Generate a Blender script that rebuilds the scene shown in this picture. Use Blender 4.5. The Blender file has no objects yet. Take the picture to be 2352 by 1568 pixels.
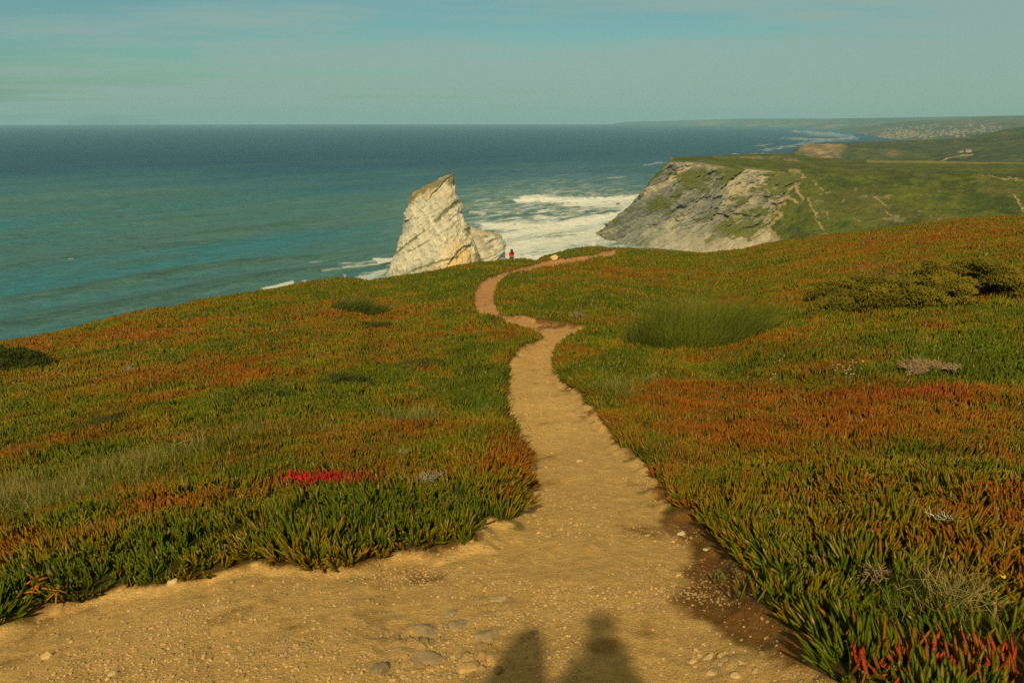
import bpy, math, random
import numpy as np
from mathutils import Vector, Matrix

# ------------------------------------------------------------------ camera, sky, sun
sc = bpy.context.scene
CAMZ = 1.6
PITCH = math.radians(15.56)
FPX = 1829.0                                   # focal length in units of a 2352 wide chart
cam_d = bpy.data.cameras.new('camera'); cam = bpy.data.objects.new('camera', cam_d)
sc.collection.objects.link(cam); sc.camera = cam
cam_d.lens = 28.0; cam_d.sensor_width = 36.0; cam_d.clip_start = 0.05; cam_d.clip_end = 90000
cam.location = (0, 0, CAMZ); cam.rotation_euler = (math.pi/2 - PITCH, 0, 0)

SUN = Vector((-0.1143, -0.8697, 0.6053)).normalized()     # direction towards the sun
sun_el = math.asin(SUN.z); sun_az = math.atan2(SUN.x, SUN.y)
sd = bpy.data.lights.new('sun', 'SUN'); so = bpy.data.objects.new('sun', sd); sc.collection.objects.link(so)
sd.energy = 4.8; sd.angle = math.radians(0.9); sd.color = (1.0, 0.80, 0.46)
so.rotation_euler = (-SUN).to_track_quat('-Z', 'Y').to_euler()

W = bpy.data.worlds.new('World'); sc.world = W; W.use_nodes = True
nt = W.node_tree; nt.nodes.clear()
def N(t, typ, **kw):
    n = t.nodes.new(typ)
    for k, v in kw.items(): setattr(n, k, v)
    return n
wo = N(nt, 'ShaderNodeOutputWorld'); bg = N(nt, 'ShaderNodeBackground'); bg.inputs['Strength'].default_value = 0.099
sky = N(nt, 'ShaderNodeTexSky', sky_type='NISHITA', sun_disc=False)
sky.sun_elevation = sun_el; sky.sun_rotation = sun_az; sky.air_density = 1.0; sky.dust_density = 0.9; sky.ozone_density = 1.0
tc = N(nt, 'ShaderNodeTexCoord'); sep = N(nt, 'ShaderNodeSeparateXYZ')
nt.links.new(tc.outputs['Generated'], sep.inputs[0])
def wmath(op, a, b=None, clamp=False):
    n = N(nt, 'ShaderNodeMath', operation=op); n.use_clamp = clamp
    for i, v in enumerate((a, b)):
        if v is None: continue
        if isinstance(v, (int, float)): n.inputs[i].default_value = v
        else: nt.links.new(v, n.inputs[i])
    return n.outputs[0]
# thin high cloud lies on a sheet far above: direction / height gives its coordinates
zz = wmath('ADD', wmath('MAXIMUM', sep.outputs['Z'], 0.0), 0.045)
cx = wmath('DIVIDE', sep.outputs['X'], zz); cy = wmath('DIVIDE', sep.outputs['Y'], zz)
comb = N(nt, 'ShaderNodeCombineXYZ'); nt.links.new(cx, comb.inputs[0]); nt.links.new(cy, comb.inputs[1])
mp = N(nt, 'ShaderNodeMapping'); mp.inputs['Scale'].default_value = (0.20, 0.42, 1); mp.inputs['Rotation'].default_value = (0, 0, 0.10)
mp.inputs['Location'].default_value = (2.3, 0.6, 0)
nt.links.new(comb.outputs[0], mp.inputs[0])
cn = N(nt, 'ShaderNodeTexNoise'); cn.inputs['Scale'].default_value = 1.0; cn.inputs['Detail'].default_value = 7; cn.inputs['Roughness'].default_value = 0.52
cn.inputs['Distortion'].default_value = 0.35
nt.links.new(mp.outputs[0], cn.inputs['Vector'])
# more cloud to the right (+X) side of the view and a veil low down
bias = wmath('MULTIPLY', sep.outputs['X'], 0.30)
low = wmath('MULTIPLY', wmath('MAXIMUM', wmath('SUBTRACT', 0.13, sep.outputs['Z']), -0.02), 2.0)
cn2 = N(nt, 'ShaderNodeTexNoise'); cn2.inputs['Scale'].default_value = 3.4; cn2.inputs['Detail'].default_value = 8; cn2.inputs['Roughness'].default_value = 0.62; nt.links.new(mp.outputs[0], cn2.inputs['Vector'])
cl = wmath('ADD', wmath('ADD', wmath('ADD', wmath('MULTIPLY', cn.outputs['Fac'], 0.72), wmath('MULTIPLY', cn2.outputs['Fac'], 0.28)), bias), low)
ramp = N(nt, 'ShaderNodeMapRange'); ramp.interpolation_type = 'SMOOTHSTEP'
ramp.inputs['From Min'].default_value = 0.46; ramp.inputs['From Max'].default_value = 0.62
ramp.inputs['To Min'].default_value = 0.0; ramp.inputs['To Max'].default_value = 0.90
nt.links.new(cl, ramp.inputs['Value'])
tint = N(nt, 'ShaderNodeMix', data_type='RGBA', blend_type='MULTIPLY'); tint.inputs['Factor'].default_value = 1.0
tint.inputs['B'].default_value = (0.38, 0.62, 0.56, 1)
nt.links.new(sky.outputs[0], tint.inputs['A'])
mixc = N(nt, 'ShaderNodeMix', data_type='RGBA'); mixc.inputs['B'].default_value = (2.95, 4.25, 3.80, 1)
nt.links.new(ramp.outputs[0], mixc.inputs['Factor']); nt.links.new(tint.outputs['Result'], mixc.inputs['A'])
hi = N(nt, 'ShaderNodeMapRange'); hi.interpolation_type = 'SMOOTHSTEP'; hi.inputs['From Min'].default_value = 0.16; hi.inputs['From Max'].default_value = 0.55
hi.inputs['To Max'].default_value = 0.85; nt.links.new(sep.outputs['Z'], hi.inputs['Value'])      # cream tint added to the unseen upper sky to warm the ambient light
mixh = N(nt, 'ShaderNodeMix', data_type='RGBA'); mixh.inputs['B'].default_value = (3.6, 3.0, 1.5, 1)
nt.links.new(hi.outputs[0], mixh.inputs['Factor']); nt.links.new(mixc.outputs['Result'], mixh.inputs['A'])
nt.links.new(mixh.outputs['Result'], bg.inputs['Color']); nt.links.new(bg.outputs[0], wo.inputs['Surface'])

sc.view_settings.view_transform = 'Standard'; sc.view_settings.look = 'None'
sc.view_settings.exposure = -0.03; sc.view_settings.gamma = 1.0
sc.render.engine = 'CYCLES'
sc.cycles.max_bounces = 6; sc.cycles.diffuse_bounces = 2; sc.cycles.glossy_bounces = 2
sc.cycles.transparent_max_bounces = 8; sc.cycles.volume_bounces = 1
sc.cycles.sample_clamp_indirect = 6; sc.cycles.use_denoising = False      # keeps fine grain, as in the photograph

rng = np.random.default_rng(11); random.seed(4)
SEA = -110.0

# ------------------------------------------------------------------ noise
def _h(ix, iy, iz, s):
    n = (ix*374761393 + iy*668265263 + iz*2147483647 + s*974711) & 0xffffffff
    n = ((n ^ (n >> 13))*1274126177) & 0xffffffff
    n = ((n ^ (n >> 16))*2246822519) & 0xffffffff
    return ((n ^ (n >> 15)) & 0xffffff)/float(0xffffff)*2 - 1
def vnoise(x, y, z=None, s=0):
    x = np.asarray(x, float); y = np.asarray(y, float)
    ix = np.floor(x).astype(np.int64); iy = np.floor(y).astype(np.int64)
    fx = x-ix; fy = y-iy; fx = fx*fx*fx*(fx*(fx*6-15)+10); fy = fy*fy*fy*(fy*(fy*6-15)+10)
    def pl(iz):
        a = _h(ix, iy, iz, s); b = _h(ix+1, iy, iz, s); c = _h(ix, iy+1, iz, s); d = _h(ix+1, iy+1, iz, s)
        return (a+(b-a)*fx)*(1-fy)+(c+(d-c)*fx)*fy
    if z is None: return pl(np.int64(0))
    z = np.asarray(z, float); iz = np.floor(z).astype(np.int64); fz = z-iz; fz = fz*fz*(3-2*fz)
    return pl(iz)*(1-fz)+pl(iz+1)*fz
def fbm(x, y, z=None, o=4, s=0, g=0.5):
    t = 0; a = 1; n = 0
    for i in range(o):
        k = 2.03**i
        t = t + a*vnoise(x*k+7.1*i, y*k-3.7*i, None if z is None else z*k, s+i*17); n += a; a *= g
    return t/n
def ss(a, b, x):
    t = np.clip((np.asarray(x, float)-a)/(b-a), 0, 1); return t*t*(3-2*t)

# ------------------------------------------------------------------ bearings: chart (u,v) <-> direction from the viewpoint
cp, sp = math.cos(PITCH), math.sin(PITCH)
def ray(u, v):
    s = (784-np.asarray(v, float))/FPX; X = (np.asarray(u, float)-1176)/FPX
    return X, cp+s*sp, -sp+s*cp
def bearing(u, v):
    X, Y, Z = ray(u, v); h = np.hypot(X, Y)
    return np.arctan2(X, Y), Z/h
def chart(x, y, z):
    z = z-CAMZ
    f = y*cp - z*sp; up = y*sp + z*cp
    f = np.where(f < 1e-3, 1e-3, f)
    return np.clip(1176+FPX*x/f, -4000, 6000), np.clip(784-FPX*up/f, -3000, 6000)
def blobs(u, v, lst):
    t = np.zeros_like(u)
    for b in lst:
        bu, bv, ru, rv, amp = b[:5]; a = b[5] if len(b) > 5 else 0.0     # a = slope dv/du
        t += amp*np.exp(-(((u-bu)/ru)**2 + ((v-bv-a*(u-bu))/rv)**2)*1.2)
    return t
def polydist(px, py, poly):
    """signed distance (inside negative) to a closed polygon"""
    n = len(poly); d = np.full(px.shape, 1e9); ins = np.zeros(px.shape, bool)
    for i in range(n):
        ax, ay = poly[i]; bx, by = poly[(i+1) % n]
        ex, ey = bx-ax, by-ay; wx, wy = px-ax, py-ay
        t = np.clip((wx*ex+wy*ey)/(ex*ex+ey*ey+1e-18), 0, 1)
        d = np.minimum(d, (wx-ex*t)**2+(wy-ey*t)**2)
        c = ((ay > py) != (by > py)) & (px < (bx-ax)*(py-ay)/((by-ay) if by != ay else 1e-12)+ax)
        ins ^= c
    return np.where(ins, -1, 1)*np.sqrt(d)
def linedist(px, py, pts):
    d = np.full(px.shape, 1e9)
    for (ax, ay), (bx, by) in zip(pts[:-1], pts[1:]):
        ex, ey = bx-ax, by-ay; wx, wy = px-ax, py-ay
        t = np.clip((wx*ex+wy*ey)/(ex*ex+ey*ey+1e-18), 0, 1)
        d = np.minimum(d, (wx-ex*t)**2+(wy-ey*t)**2)
    return np.sqrt(d)

# ------------------------------------------------------------------ mesh + material helpers
def mesh_np(name, V, F, cols=None, smooth=True, attrs=None):
    """F: (n,3) or (n,4) int array or list of such arrays"""
    me = bpy.data.meshes.new(name)
    Fs = F if isinstance(F, list) else [F]
    Fs = [np.asarray(f, np.int32) for f in Fs if len(f)]
    loops = np.concatenate([f.ravel() for f in Fs]); sizes = np.concatenate([np.full(len(f), f.shape[1], np.int32) for f in Fs])
    starts = np.concatenate([[0], np.cumsum(sizes)[:-1]]).astype(np.int32)
    me.vertices.add(len(V)); me.vertices.foreach_set('co', np.asarray(V, np.float32).ravel())
    me.loops.add(len(loops)); me.loops.foreach_set('vertex_index', loops)
    me.polygons.add(len(sizes)); me.polygons.foreach_set('loop_start', starts); me.polygons.foreach_set('loop_total', sizes)
    me.polygons.foreach_set('use_smooth', np.full(len(sizes), smooth, bool))
    me.update(calc_edges=True)
    if cols is not None:
        a = me.color_attributes.new('Col', 'FLOAT_COLOR', 'POINT')
        c = np.ones((len(V), 4), np.float32); c[:, :3] = np.clip(cols, 0, 1); a.data.foreach_set('color', c.ravel())
    for k, vals in (attrs or {}).items():
        a = me.attributes.new(k, 'FLOAT', 'POINT'); a.data.foreach_set('value', np.asarray(vals, np.float32))
    return me
def link(name, me, mat=None, parent=None, label=None, cat=None, group=None, kind=None):
    o = bpy.data.objects.new(name, me); sc.collection.objects.link(o)
    if mat is not None and me is not None:
        for m in (mat if isinstance(mat, (list, tuple)) else [mat]): me.materials.append(m)
    if parent is not None: o.parent = parent
    for k, v in (('label', label), ('category', cat), ('group', group), ('kind', kind)):
        if v: o[k] = v
    return o
def material(name, color=None, attr=True, rough=0.8, spec=0.3, bump=None, vary=None, trans=0.0):
    """bump: list of (scale, strength distance); vary: (scale, amount)"""
    m = bpy.data.materials.new(name); m.use_nodes = True; t = m.node_tree; b = t.nodes['Principled BSDF']
    b.inputs['Roughness'].default_value = rough; b.inputs['Specular IOR Level'].default_value = spec
    tc = N(t, 'ShaderNodeTexCoord')
    if attr: ca = N(t, 'ShaderNodeAttribute', attribute_name='Col'); col = ca.outputs['Color']
    else:
        rg = N(t, 'ShaderNodeRGB'); rg.outputs[0].default_value = (*color, 1); col = rg.outputs[0]
    for (s, a) in (vary or []):
        nz = N(t, 'ShaderNodeTexNoise'); nz.inputs['Scale'].default_value = s; nz.inputs['Detail'].default_value = 6; nz.inputs['Roughness'].default_value = 0.65
        t.links.new(tc.outputs['Object'], nz.inputs['Vector'])
        mr = N(t, 'ShaderNodeMapRange'); mr.inputs['From Min'].default_value = 0.3; mr.inputs['From Max'].default_value = 0.7
        mr.inputs['To Min'].default_value = 1-a; mr.inputs['To Max'].default_value = 1+a; t.links.new(nz.outputs['Fac'], mr.inputs['Value'])
        mx = N(t, 'ShaderNodeVectorMath', operation='SCALE'); t.links.new(col, mx.inputs[0]); t.links.new(mr.outputs[0], mx.inputs['Scale']); col = mx.outputs[0]
    t.links.new(col, b.inputs['Base Color'])
    prev = None
    for (s, d) in (bump or []):
        nz = N(t, 'ShaderNodeTexNoise'); nz.inputs['Scale'].default_value = s; nz.inputs['Detail'].default_value = 8; nz.inputs['Roughness'].default_value = 0.6
        t.links.new(tc.outputs['Object'], nz.inputs['Vector'])
        bp = N(t, 'ShaderNodeBump'); bp.inputs['Strength'].default_value = 1.0; bp.inputs['Distance'].default_value = d
        t.links.new(nz.outputs['Fac'], bp.inputs['Height'])
        if prev: t.links.new(prev, bp.inputs['Normal'])
        prev = bp.outputs[0]
    if prev: t.links.new(prev, b.inputs['Normal'])
    if trans:
        tr = N(t, 'ShaderNodeBsdfTranslucent'); t.links.new(col, tr.inputs['Color']); ms = N(t, 'ShaderNodeMixShader'); ms.inputs[0].default_value = trans
        t.links.new(b.outputs[0], ms.inputs[1]); t.links.new(tr.outputs[0], ms.inputs[2]); t.links.new(ms.outputs[0], t.nodes['Material Output'].inputs['Surface'])
    return m
def grid_faces(nr, nc, wrap=False):
    i = np.arange(nr-1)[:, None]; j = np.arange(nc if wrap else nc-1)[None, :]
    j2 = (j+1) % nc
    return np.stack([i*nc+j, i*nc+j2, (i+1)*nc+j2, (i+1)*nc+j], -1).reshape(-1, 4)
def mix(a, b, t):
    t = np.asarray(t)[..., None]; return np.asarray(a)*(1-t)+np.asarray(b)*t

# ------------------------------------------------------------------ the clifftop we stand on
silA = [(-250, 832), (0, 783), (60, 775), (120, 763), (230, 737), (340, 713), (400, 706), (440, 693), (520, 679), (600, 665), (700, 651), (760, 642), (810, 640), (850, 646), (890, 640),
        (960, 629), (1010, 620), (1060, 609), (1140, 598), (1200, 593), (1232, 598), (1250, 588), (1300, 573), (1350, 566), (1380, 566), (1400, 571), (1450, 571), (1540, 576),
        (1620, 583), (1700, 575), (1760, 557), (1850, 545), (1950, 535), (2050, 520), (2150, 508), (2250, 502), (2352, 492), (2600, 476)]
pa, ta = bearing([p[0] for p in silA], [p[1] for p in silA])
pa = np.degrees(pa)
PH = np.concatenate([[-180, -120, -90, -60], pa, [60, 90, 120, 180]])
RR = np.interp(PH, [-180, -130, -100, -60, -33, -20, -10, 0, 1.8, 3.5, 8, 20, 33, 60, 100, 130, 180], [400, 400, 60, 32, 33, 42, 52, 62, 62, 82, 84, 78, 68, 80, 160, 400, 400])
D1, S1 = 1.2, 8.0
def conv(r): return D1*(1-np.exp(-(r/S1)**2))
def drop(q): q = np.maximum(q, 0); return np.where(q < 30, q*q/60, 15+(q-30)*1.05)
MM = np.zeros_like(PH)
rs = np.geomspace(5, 260, 900)
for i, ph in enumerate(PH):
    if abs(ph) < 40.5 and 4 <= i < 4+len(pa):
        tgt = ta[i-4]-0.07/RR[i]; m = 0.12
        for _ in range(30):
            t = (-m*rs-conv(rs)-drop(rs-RR[i])-CAMZ)/rs; m += t.max()-tgt
        MM[i] = m
MM[:4] = [-0.01, 0.03, 0.2, 0.19]; MM[-4:] = [0.03, 0.0, -0.01, -0.01]

def base_h(x, y):
    r = np.hypot(x, y); ph = np.degrees(np.arctan2(x, y))
    m = np.interp(ph, PH, MM); R = np.interp(ph, PH, RR)
    z = -m*r*ss(0, 1.2, r+0.6) - conv(r)*ss(-1.0, 1.0, y) - drop(r-R)
    back = ss(0.35, 1.0, -y)*(1-ss(3, 9, r))
    z = z + 0.66*ss(0.30, 0.85, -y)*(1+0*back)
    return np.maximum(z, SEA-3), r, ph, R
def hit(u, v):
    """where a bearing meets the smooth clifftop"""
    ph, t = bearing(u, v); R = float(np.interp(math.degrees(ph), PH, RR))
    rr = np.geomspace(0.5, R*1.02, 1500); x = rr*math.sin(ph); y = rr*math.cos(ph)
    z = base_h(x, y)[0]; g = (z-CAMZ)/rr
    k = np.argmax(g >= t) if (g >= t).any() else int(np.argmax(g))
    return float(rr[k]), float(ph)

sand_px = [(-420, 1470), (-200, 1460), (0, 1425), (60, 1388), (140, 1372), (230, 1352), (330, 1332), (420, 1324), (500, 1302), (600, 1279), (700, 1287), (800, 1284), (900, 1264), (1000, 1263), (1060, 1247), (1103, 1237),
        (1092, 1212), (1072, 1195), (1112, 1182), (1160, 1186), (1190, 1162), (1172, 1137), (1205, 1117), (1211, 1080), (1197, 1030), (1185, 990), (1160, 930), (1158, 880), (1165, 840), (1182, 808), (1212, 782), (1246, 768),
        (1236, 757), (1200, 745), (1150, 731), (1104, 720), (1086, 696), (1088, 668), (1100, 647), (1130, 631), (1170, 618), (1205, 610), (1232, 603), (1270, 596), (1310, 591), (1345, 586), (1372, 579), (1388, 574),
        (1418, 572), (1412, 590), (1380, 598), (1340, 603), (1290, 608), (1240, 615), (1200, 624), (1163, 637), (1142, 650), (1137, 668), (1140, 690), (1152, 708), (1178, 717), (1215, 723), (1260, 730), (1305, 734), (1350, 741), (1338, 757), (1302, 775), (1281, 790),
        (1272, 815), (1280, 850), (1302, 880), (1330, 905), (1368, 950), (1408, 980), (1425, 1020), (1470, 1050), (1510, 1090), (1525, 1126), (1560, 1172), (1612, 1166), (1602, 1208), (1636, 1240), (1680, 1255),
        (1690, 1300), (1750, 1350), (1725, 1388), (1800, 1418), (1880, 1455), (1890, 1505), (1925, 1550), (2030, 1585), (2120, 1650), (2190, 1770)]
KL = 1.0
sand_poly = []
for (u, v) in sand_px:
    r, ph = hit(u, v); sand_poly.append((ph, math.log(r)))
sand_poly += [(0.8, math.log(1.2)), (1.2, math.log(0.7)), (1.3, math.log(0.1)), (-1.3, math.log(0.1)), (-1.3, math.log(1.7))]
def sand_sd(x, y):
    r = np.hypot(x, y)+1e-9; ph = np.arctan2(x, y)
    out = np.full(r.shape, 9.0); k = (np.abs(ph) < 1.2) & (r < 110)
    rk = r[k]
    d = polydist(ph[k], np.log(rk), sand_poly)*rk
    d = d + 0.10*fbm(x[k]*2.2, y[k]*2.2, o=3, s=5)*ss(0.5, 3, rk) + 0.05*fbm(x[k]*7, y[k]*7, o=3, s=8)
    out[k] = d
    beh = (~k) & (r < 4); out[beh] = -1.0
    return out

mound_px = [(-300, 1480), (0, 1425), (230, 1352), (600, 1279), (900, 1264), (1103, 1237), (1190, 1160), (1211, 1080), (1185, 990), (1130, 962), (900, 985), (650, 1030), (350, 1095), (150, 1160), (0, 1215), (-300, 1300)]
mound_poly = [(hit(u, v)[1], math.log(hit(u, v)[0])) for u, v in mound_px]
def ground_h(x, y, sdist=None, parts=False):
    z, r, ph, R = base_h(x, y)
    amp = 0.010*r*(1-0.72*ss(0.35, 0.85, r/R))*ss(1, 6, r)*(r < 300)
    z = z + amp*fbm(x*0.16, y*0.16, o=3, s=31) + 0.35*amp*np.minimum(1, 12/np.maximum(r, 1))*fbm(x*0.9, y*0.9, o=3, s=77)
    k = (np.abs(ph) < 57) & (r < 14)
    md = np.full(r.shape, 9.0)
    md[k] = polydist(np.radians(ph[k]), np.log(r[k]+1e-9), mound_poly)*r[k]
    z = z + 0.13*(1-ss(-0.5, 0.12, md))
    if sdist is None: sdist = sand_sd(x, y)
    z = z - (0.045+0.003*np.minimum(r, 60))*(1-ss(-0.13, 0.05, sdist+0.02*fbm(x*5, y*5, o=3, s=66)))*(r < 110)
    # the soil bank along the right side of the near sand
    z = z + 0.02*np.exp(-((sdist-0.05)/0.15)**2)*(r < 12)*(x > 0.3)
    z = z + 0.05*fbm(x*1.5, y*1.5, o=3, s=63)*ss(0.0, .25, sdist)*(r < 14)*ss(1, 3, r)
    # footworn relief in the bare ground
    bare = 1-ss(-0.15, 0.0, sdist)
    z = z + bare*(r < 25)*(0.022*fbm(x*1.3, y*1.3, o=3, s=51)+0.005*fbm(x*4.5, y*4.5, o=2, s=60)+0.006*fbm(x*16, y*16, o=4, s=61))
    return (z, r, ph, R, sdist)

phs = np.radians(np.concatenate([np.arange(-180, -62, 4.0), np.arange(-61.5, -46, 0.5), np.arange(-46, 46, 0.1), np.arange(46, 62, 0.5), np.arange(64, 180, 4.0)]))
rad = np.concatenate([[0.03, 0.3, 0.7, 1.0, 1.2], np.geomspace(1.35, 120, 560), np.geomspace(122, 420, 60), [600, 900]])
RG, PG = np.meshgrid(rad, phs, indexing='ij')
gx = (RG*np.sin(PG)).ravel(); gy = (RG*np.cos(PG)).ravel()
gz, gr, gph, gR, gs = ground_h(gx, gy)
gu, gv = chart(gx, gy, gz)
outc = blobs(gu, gv, [(1010, 1480, 150, 50, 1.0), (1060, 1540, 120, 30, .8), (1150, 1390, 60, 18, .5), (1660, 1535, 90, 30, .6)])*(gs < -.05)*(np.abs(gph) < 50)
_rk = np.floor(3.5*fbm(gx*4.5+1.3*fbm(gx*3, gy*3, s=6), gy*6.5, o=3, s=55, g=.6))/3.5; outc = outc*ss(-.12, .02, _rk+.1); gz = gz+0.085*outc*(np.clip(_rk, -.2, .6)+.15+.25*fbm(gx*22, gy*22, o=3, s=56))

# vegetation character over the slope: >0 orange, <0 green
ORANGE = [(450, 865, 330, 40, .50, .02), (180, 790, 240, 60, .25, -.15), (1000, 800, 90, 25, .25), (1060, 640, 130, 45, -.9, -.1), (1090, 860, 110, 110, -.7), (880, 872, 190, 28, -.9, .05), (520, 925, 300, 24, -.55, -.18),
          (560, 760, 200, 30, .18), (860, 990, 280, 22, .6, -.10), (350, 1120, 120, 26, .45, -.3), (2180, 545, 300, 40, .50, -.1), (1690, 698, 60, 12, 1.2), (1850, 640, 150, 40, .1), (1950, 760, 200, 40, .1),
          (2000, 965, 430, 85, .75, .05), (1520, 885, 150, 35, .35), (1580, 960, 120, 40, .4), (2230, 815, 220, 42, -.9, .15), (1340, 690, 150, 40, -.5), (1480, 770, 200, 30, -.1), (1400, 860, 100, 50, -.4), (1430, 1040, 90, 110, -.5),
          (1640, 1190, 160, 90, -.5), (2080, 1440, 330, 120, -.6), (300, 1290, 420, 60, -.45, -.1), (850, 1190, 260, 60, -.45), (1250, 580, 150, 14, -1.0), (1500, 590, 120, 15, -.5), (500, 1160, 500, 30, .2, -.15),
          (650, 700, 250, 20, -.1), (780, 660, 150, 20, -.3), (2200, 1180, 240, 100, .5), (1150, 1080, 60, 60, .15)]
REDS = [(755, 1118, 150, 17, 1.75), (660, 1108, 30, 14, .9), (570, 1085, 14, 8, 1.0), (1690, 698, 50, 9, .5), (2120, 935, 260, 45, .38, .1), (2200, 1120, 230, 60, .35), (1700, 925, 300, 26, .15), (2140, 1215, 35, 14, .9), (350, 1095, 60, 15, .5, -.3),
        (950, 985, 200, 16, .3, -.1), (2180, 1530, 220, 42, .75), (2330, 1290, 60, 200, .15), (2300, 1530, 80, 70, .5)]
STRAW = [(90, 1150, 220, 40, 1.0, -.2), (300, 1080, 170, 28, .9, -.25), (600, 1010, 200, 16, .8, -.15), (900, 968, 110, 10, 1.1), (1400, 905, 70, 35, .55), (1480, 880, 40, 20, .5), (1950, 870, 70, 30, .3), (2180, 1420, 70, 60, .5), (2120, 838, 60, 12, .7), (1030, 895, 60, 20, .4)]
LUSH = [(1120, 940, 80, 30, 1.0), (1180, 800, 70, 30, .5), (640, 960, 260, 26, .6, -.15), (860, 1225, 70, 20, 1.1), (500, 1160, 50, 16, .8), (1040, 1165, 40, 18, .9), (40, 1350, 60, 30, .9), (2280, 1400, 80, 60, 1.1), (1700, 820, 200, 22, .5), (1450, 1000, 60, 40, .5), (1640, 1060, 40, 25, .4), (200, 1190, 150, 25, .6, -.2)]
def zones(x, y, z):
    u, v = chart(x, y, z)
    u0, v0 = u, v; wa = np.clip(12/np.maximum(np.hypot(x, y), 1), .3, 2.5)
    u = u + 90*wa*fbm(x*0.6, y*0.6, o=4, s=3); v = v + 26*wa*fbm(x*0.6, y*0.6, o=4, s=4)
    r = np.hypot(x, y)
    k = 1/np.maximum(0.35, np.sqrt(r/10))
    n = fbm(x*0.35, y*0.35, o=5, s=21, g=0.6)
    n2 = fbm(x*1.7*np.ones_like(x), y*1.7, o=4, s=22)
    n4 = fbm(x*.8, y*.8, o=4, s=26, g=.6)
    O = 0.42+0.9*n+0.8*n2+0.65*n4+1.0*blobs(u, v, ORANGE)
    Rd = -0.20+0.35*n+0.6*n2+blobs(u0+.2*(u-u0), v0+.2*(v-v0), REDS)
    St = blobs(u, v, STRAW)*(0.7+0.8*n2); Lu = blobs(u, v, LUSH)*(0.8+0.6*n2)
    return O, Rd, St, Lu
GREEN = np.array([.072, .096, .003]); OLIVE = np.array([.165, .130, .005]); ORNG = np.array([.225, .066, .004]); RED = np.array([.30, .035, .010]); CRIM = np.array([.38, .008, .016]); STRW = np.array([.36, .29, .08])
def leafcol(O, Rd, j):
    """tip colour of a leaf from its zone values and a random number j"""
    o = O+1.05*(j-0.5)
    c = mix(GREEN, OLIVE, ss(0.0, 0.5, o)); c = mix(c, ORNG, ss(0.42, 1.15, o))
    c = mix(c, RED, ss(0.15, 0.8, Rd+0.4*(j-0.5))*0.85); c = mix(c, CRIM, ss(0.85, 1.3, Rd))
    return c

# ground + path
gO, gRd, gSt, gLu = zones(gx, gy, gz)
fine = fbm(gx*3.1, gy*3.1, o=4, s=91)
vegc = mix(leafcol(gO, gRd, 0.5+0.5*fine), STRW*0.6, np.clip(gSt*0.5, 0, .6))
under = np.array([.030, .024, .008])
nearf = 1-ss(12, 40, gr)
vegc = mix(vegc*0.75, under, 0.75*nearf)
beyond = ss(5, 60, gr-gR)*(np.abs(gph) < 130)
cliffc = mix([.30, .25, .17], [.07, .08, .02], ss(-.2, .2, fbm(gx*.08, gy*.08, gz*.08, o=4)))
vegc = mix(vegc, cliffc, beyond)
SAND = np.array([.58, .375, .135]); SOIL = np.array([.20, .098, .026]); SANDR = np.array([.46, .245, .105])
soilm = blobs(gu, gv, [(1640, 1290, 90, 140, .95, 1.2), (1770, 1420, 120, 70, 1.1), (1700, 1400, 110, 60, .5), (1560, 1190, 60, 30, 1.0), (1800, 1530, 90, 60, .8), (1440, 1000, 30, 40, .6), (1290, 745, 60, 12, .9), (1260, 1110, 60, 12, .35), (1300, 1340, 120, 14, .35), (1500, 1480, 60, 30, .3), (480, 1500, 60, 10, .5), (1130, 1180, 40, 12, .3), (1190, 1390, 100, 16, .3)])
sandn = fbm(gx*2.3, gy*2.3, o=5, s=41, g=.6)
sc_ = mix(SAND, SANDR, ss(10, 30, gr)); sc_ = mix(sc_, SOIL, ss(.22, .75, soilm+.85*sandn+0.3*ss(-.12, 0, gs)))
sc_ = sc_*(1+0.16*fbm(gx*14, gy*14, o=3, s=43))[:, None]
sc_ = mix(sc_, np.array([.27, .20, .115]), np.clip(outc, 0, 1)*(.45+.4*np.clip(_rk*2, 0, 1)))
sc_ = mix(sc_, [.055, .075, .015], ss(.25, .5, fbm(gx*6, gy*6, o=3, s=47))*ss(-.28, -.05, gs)*0.7)
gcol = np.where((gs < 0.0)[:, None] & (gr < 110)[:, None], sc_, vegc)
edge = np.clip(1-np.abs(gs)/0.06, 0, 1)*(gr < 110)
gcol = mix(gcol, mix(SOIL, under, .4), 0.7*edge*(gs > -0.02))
V = np.stack([gx, gy, gz], -1)
F = grid_faces(len(rad), len(phs))
nc = len(phs)
F = np.concatenate([F, np.array([[0, 0, 0, 0]])[:0]])
# close the seam behind the viewpoint
i = np.arange(len(rad)-1); F = np.concatenate([F, np.stack([i*nc+nc-1, i*nc, (i+1)*nc, (i+1)*nc+nc-1], -1)])
fs = gs[F].mean(1); fr = gr[F].mean(1)
ispath = (fs < 0.0) & (fr < 105)
m_ground = material('ground_cover_soil', rough=.95, spec=.1, bump=[(6.0, .03)], vary=[(3.0, .25)])
m_sand = material('sandy_dirt', rough=.95, spec=.08, bump=[(14.0, .018), (55.0, .014), (200.0, .006)], vary=[(18.0, .14), (120.0, .22)])
def sub(F, name, mat, kind, ff=True):
    used, inv = np.unique(F, return_inverse=True)
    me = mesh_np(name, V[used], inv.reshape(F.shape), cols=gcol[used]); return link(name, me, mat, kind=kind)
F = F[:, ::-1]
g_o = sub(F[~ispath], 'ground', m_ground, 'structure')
p_o = sub(F[ispath], 'path', m_sand, 'structure')

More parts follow.
